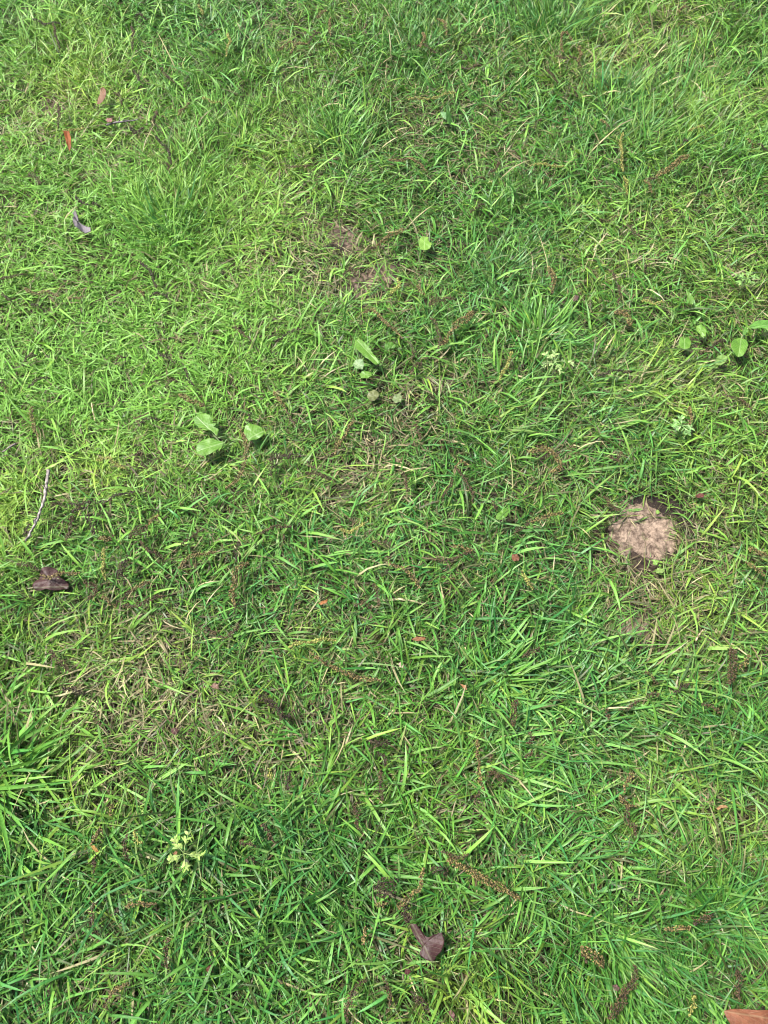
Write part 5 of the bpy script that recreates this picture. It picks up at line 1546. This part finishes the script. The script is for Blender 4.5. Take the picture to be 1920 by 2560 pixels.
# ------------------------------------------------------------------ twigs
TWIGS = [
 ([(121,1174),(117,1215),(113,1248),(103,1275),(90,1305),(80,1325),(64,1353)], .030, .0030, (.22,.19,.17), 'crooked grey twig lying steeply along the left edge', True),
 ([(266,312),(285,305),(310,300),(345,296)], .026, .0022, (.13,.11,.11), 'thin dark grey twig lying level near the upper left corner', True),
 ([(226,1003),(230,1025),(236,1050)], .040, .0011, (.42,.33,.18), 'thin tan straw stalk lying below the bright grass at the left', False),
 ([(1640,1386),(1628,1392),(1618,1386)], .016, .0016, (.20,.13,.09), 'short brown twig bit on the lower rim of the large bare patch', False),
 ([(1745,1598),(1752,1585),(1762,1570)], .022, .0014, (.40,.3,.18), 'short tan stalk bit right of the smaller grey bare patch', False),
 ([(40,1108),(22,1118),(5,1128)], .026, .0020, (.15,.12,.11), 'dark twig end lying at the left edge above the crooked grey twig', False),
]
def twigs():
    rs = np.random.RandomState(41)
    for (pts, h, r, c, lab, knot) in TWIGS:
        P2 = np.array(pts, float)
        x, y = at(P2[:, 0], P2[:, 1], h)
        z = gh(x, y) + h
        p = smooth_line(np.c_[x, y, z], .004)
        n = len(p)
        clear(p[:, 0], p[:, 1], p[:, 2], .004)
        org = np.array([p[n // 2, 0], p[n // 2, 1], p[n // 2, 2] - h])
        p = p - org
        p[:, :2] += rs.normal(0, r * .18, (n, 2))
        rad = r * np.linspace(1.05, .6, n) * (1 + .18 * np.sin(np.arange(n) * 1.3) * rs.rand(n))
        root = empty('twig', org); tag(root, lab, 'twig')
        link('stick', raw_mesh('twig_stick', *tube(p, rad, 8, c), M_BARK), root)
        if knot:
            for kk in (n // 3, 2 * n // 3):
                a = rs.uniform(0, 6.28)
                q = [p[kk], p[kk] + np.array([math.cos(a), math.sin(a), .3]) * .007, p[kk] + np.array([math.cos(a + .4), math.sin(a + .4), .4]) * .013]
                link('side_shoot', raw_mesh('twig_shoot', *tube(q, np.array([r * .6, r * .4, r * .2]), 6, c), M_BARK), root)
twigs()

# ------------------------------------------------------------------ now the grass grows round what lies there
outer_lawn()
thatch()
P = lawn_blades(np.random.RandomState(11), X0, X1, Y0, Y1, 82000, 16000)
sp = spine(P['x'], P['y'], P['z'], P['az'], P['ln'], P['t0'], P['t1'], P['curl'])[0]
keep = ~(crosses(sp) & (np.random.RandomState(5).rand(len(sp)) < .84))
P = {k_: v[keep] for k_, v in P.items()}
blk = blades(**P)
grass = link('lawn_grass', raw_mesh('lawn_grass', blk[0], blk[1], blk[2], blk[3], blk[4], M_GRASS))
tag(grass, 'short wet green lawn grass with bent blades covering the ground', 'grass', kind='stuff')
GRASS_V = blk[0].reshape(-1, 9, 3); GRASS_W = P['wd']
broad_blades()
tufts()

# ------------------------------------------------------------------ dew on the blades
def droplets():
    rs = np.random.RandomState(51)
    V = GRASS_V
    mid = V[:, 2:8].reshape(-1, 3, 2, 3).mean(2)
    k_ = rs.randint(0, 3, len(V))
    c = mid[np.arange(len(V)), k_]
    ix, iy = img(c[:, 0], c[:, 1], c[:, 2])
    w = np.clip((iy - 300) / 2200, .12, 1) * np.where((ix > -20) & (ix < 1940) & (iy < 2600) & (iy > 0), 1, 0) * (c[:, 2] - gh(c[:, 0], c[:, 1]) > .012) * (GRASS_W > .0025)
    w = w * np.clip(vn(c[:, 0], c[:, 1], .15, 17) * 2 - .5, .05, 1)
    sel = rs.choice(len(V), 2600, replace=False, p=w / w.sum())
    c = c[sel] + np.array([0, 0, .0004]) + rs.normal(0, .0005, (len(sel), 3))
    r = rs.uniform(.0004, .00095, len(sel))
    # little icosahedra, smooth shaded
    ph = (1 + 5 ** .5) / 2
    I = np.array([(-1, ph, 0), (1, ph, 0), (-1, -ph, 0), (1, -ph, 0), (0, -1, ph), (0, 1, ph), (0, -1, -ph), (0, 1, -ph), (ph, 0, -1), (ph, 0, 1), (-ph, 0, -1), (-ph, 0, 1)]) / math.hypot(1, ph)
    Fi = np.array([(0, 11, 5), (0, 5, 1), (0, 1, 7), (0, 7, 10), (0, 10, 11), (1, 5, 9), (5, 11, 4), (11, 10, 2), (10, 7, 6), (7, 1, 8), (3, 9, 4), (3, 4, 2), (3, 2, 6), (3, 6, 8), (3, 8, 9), (4, 9, 5), (2, 4, 11), (6, 2, 10), (8, 6, 7), (9, 8, 1)])
    co = c[:, None] + I[None] * r[:, None, None] * np.array([1, 1, .8])
    f = (Fi[None] + (np.arange(len(c)) * 12)[:, None, None]).reshape(-1, 3)
    o = link('water_droplets', raw_mesh('water_droplets', co.reshape(-1, 3), f, mat=M_WATER))
    tag(o, 'tiny clear water droplets sitting on the grass blades', 'water droplets', kind='stuff')
droplets()
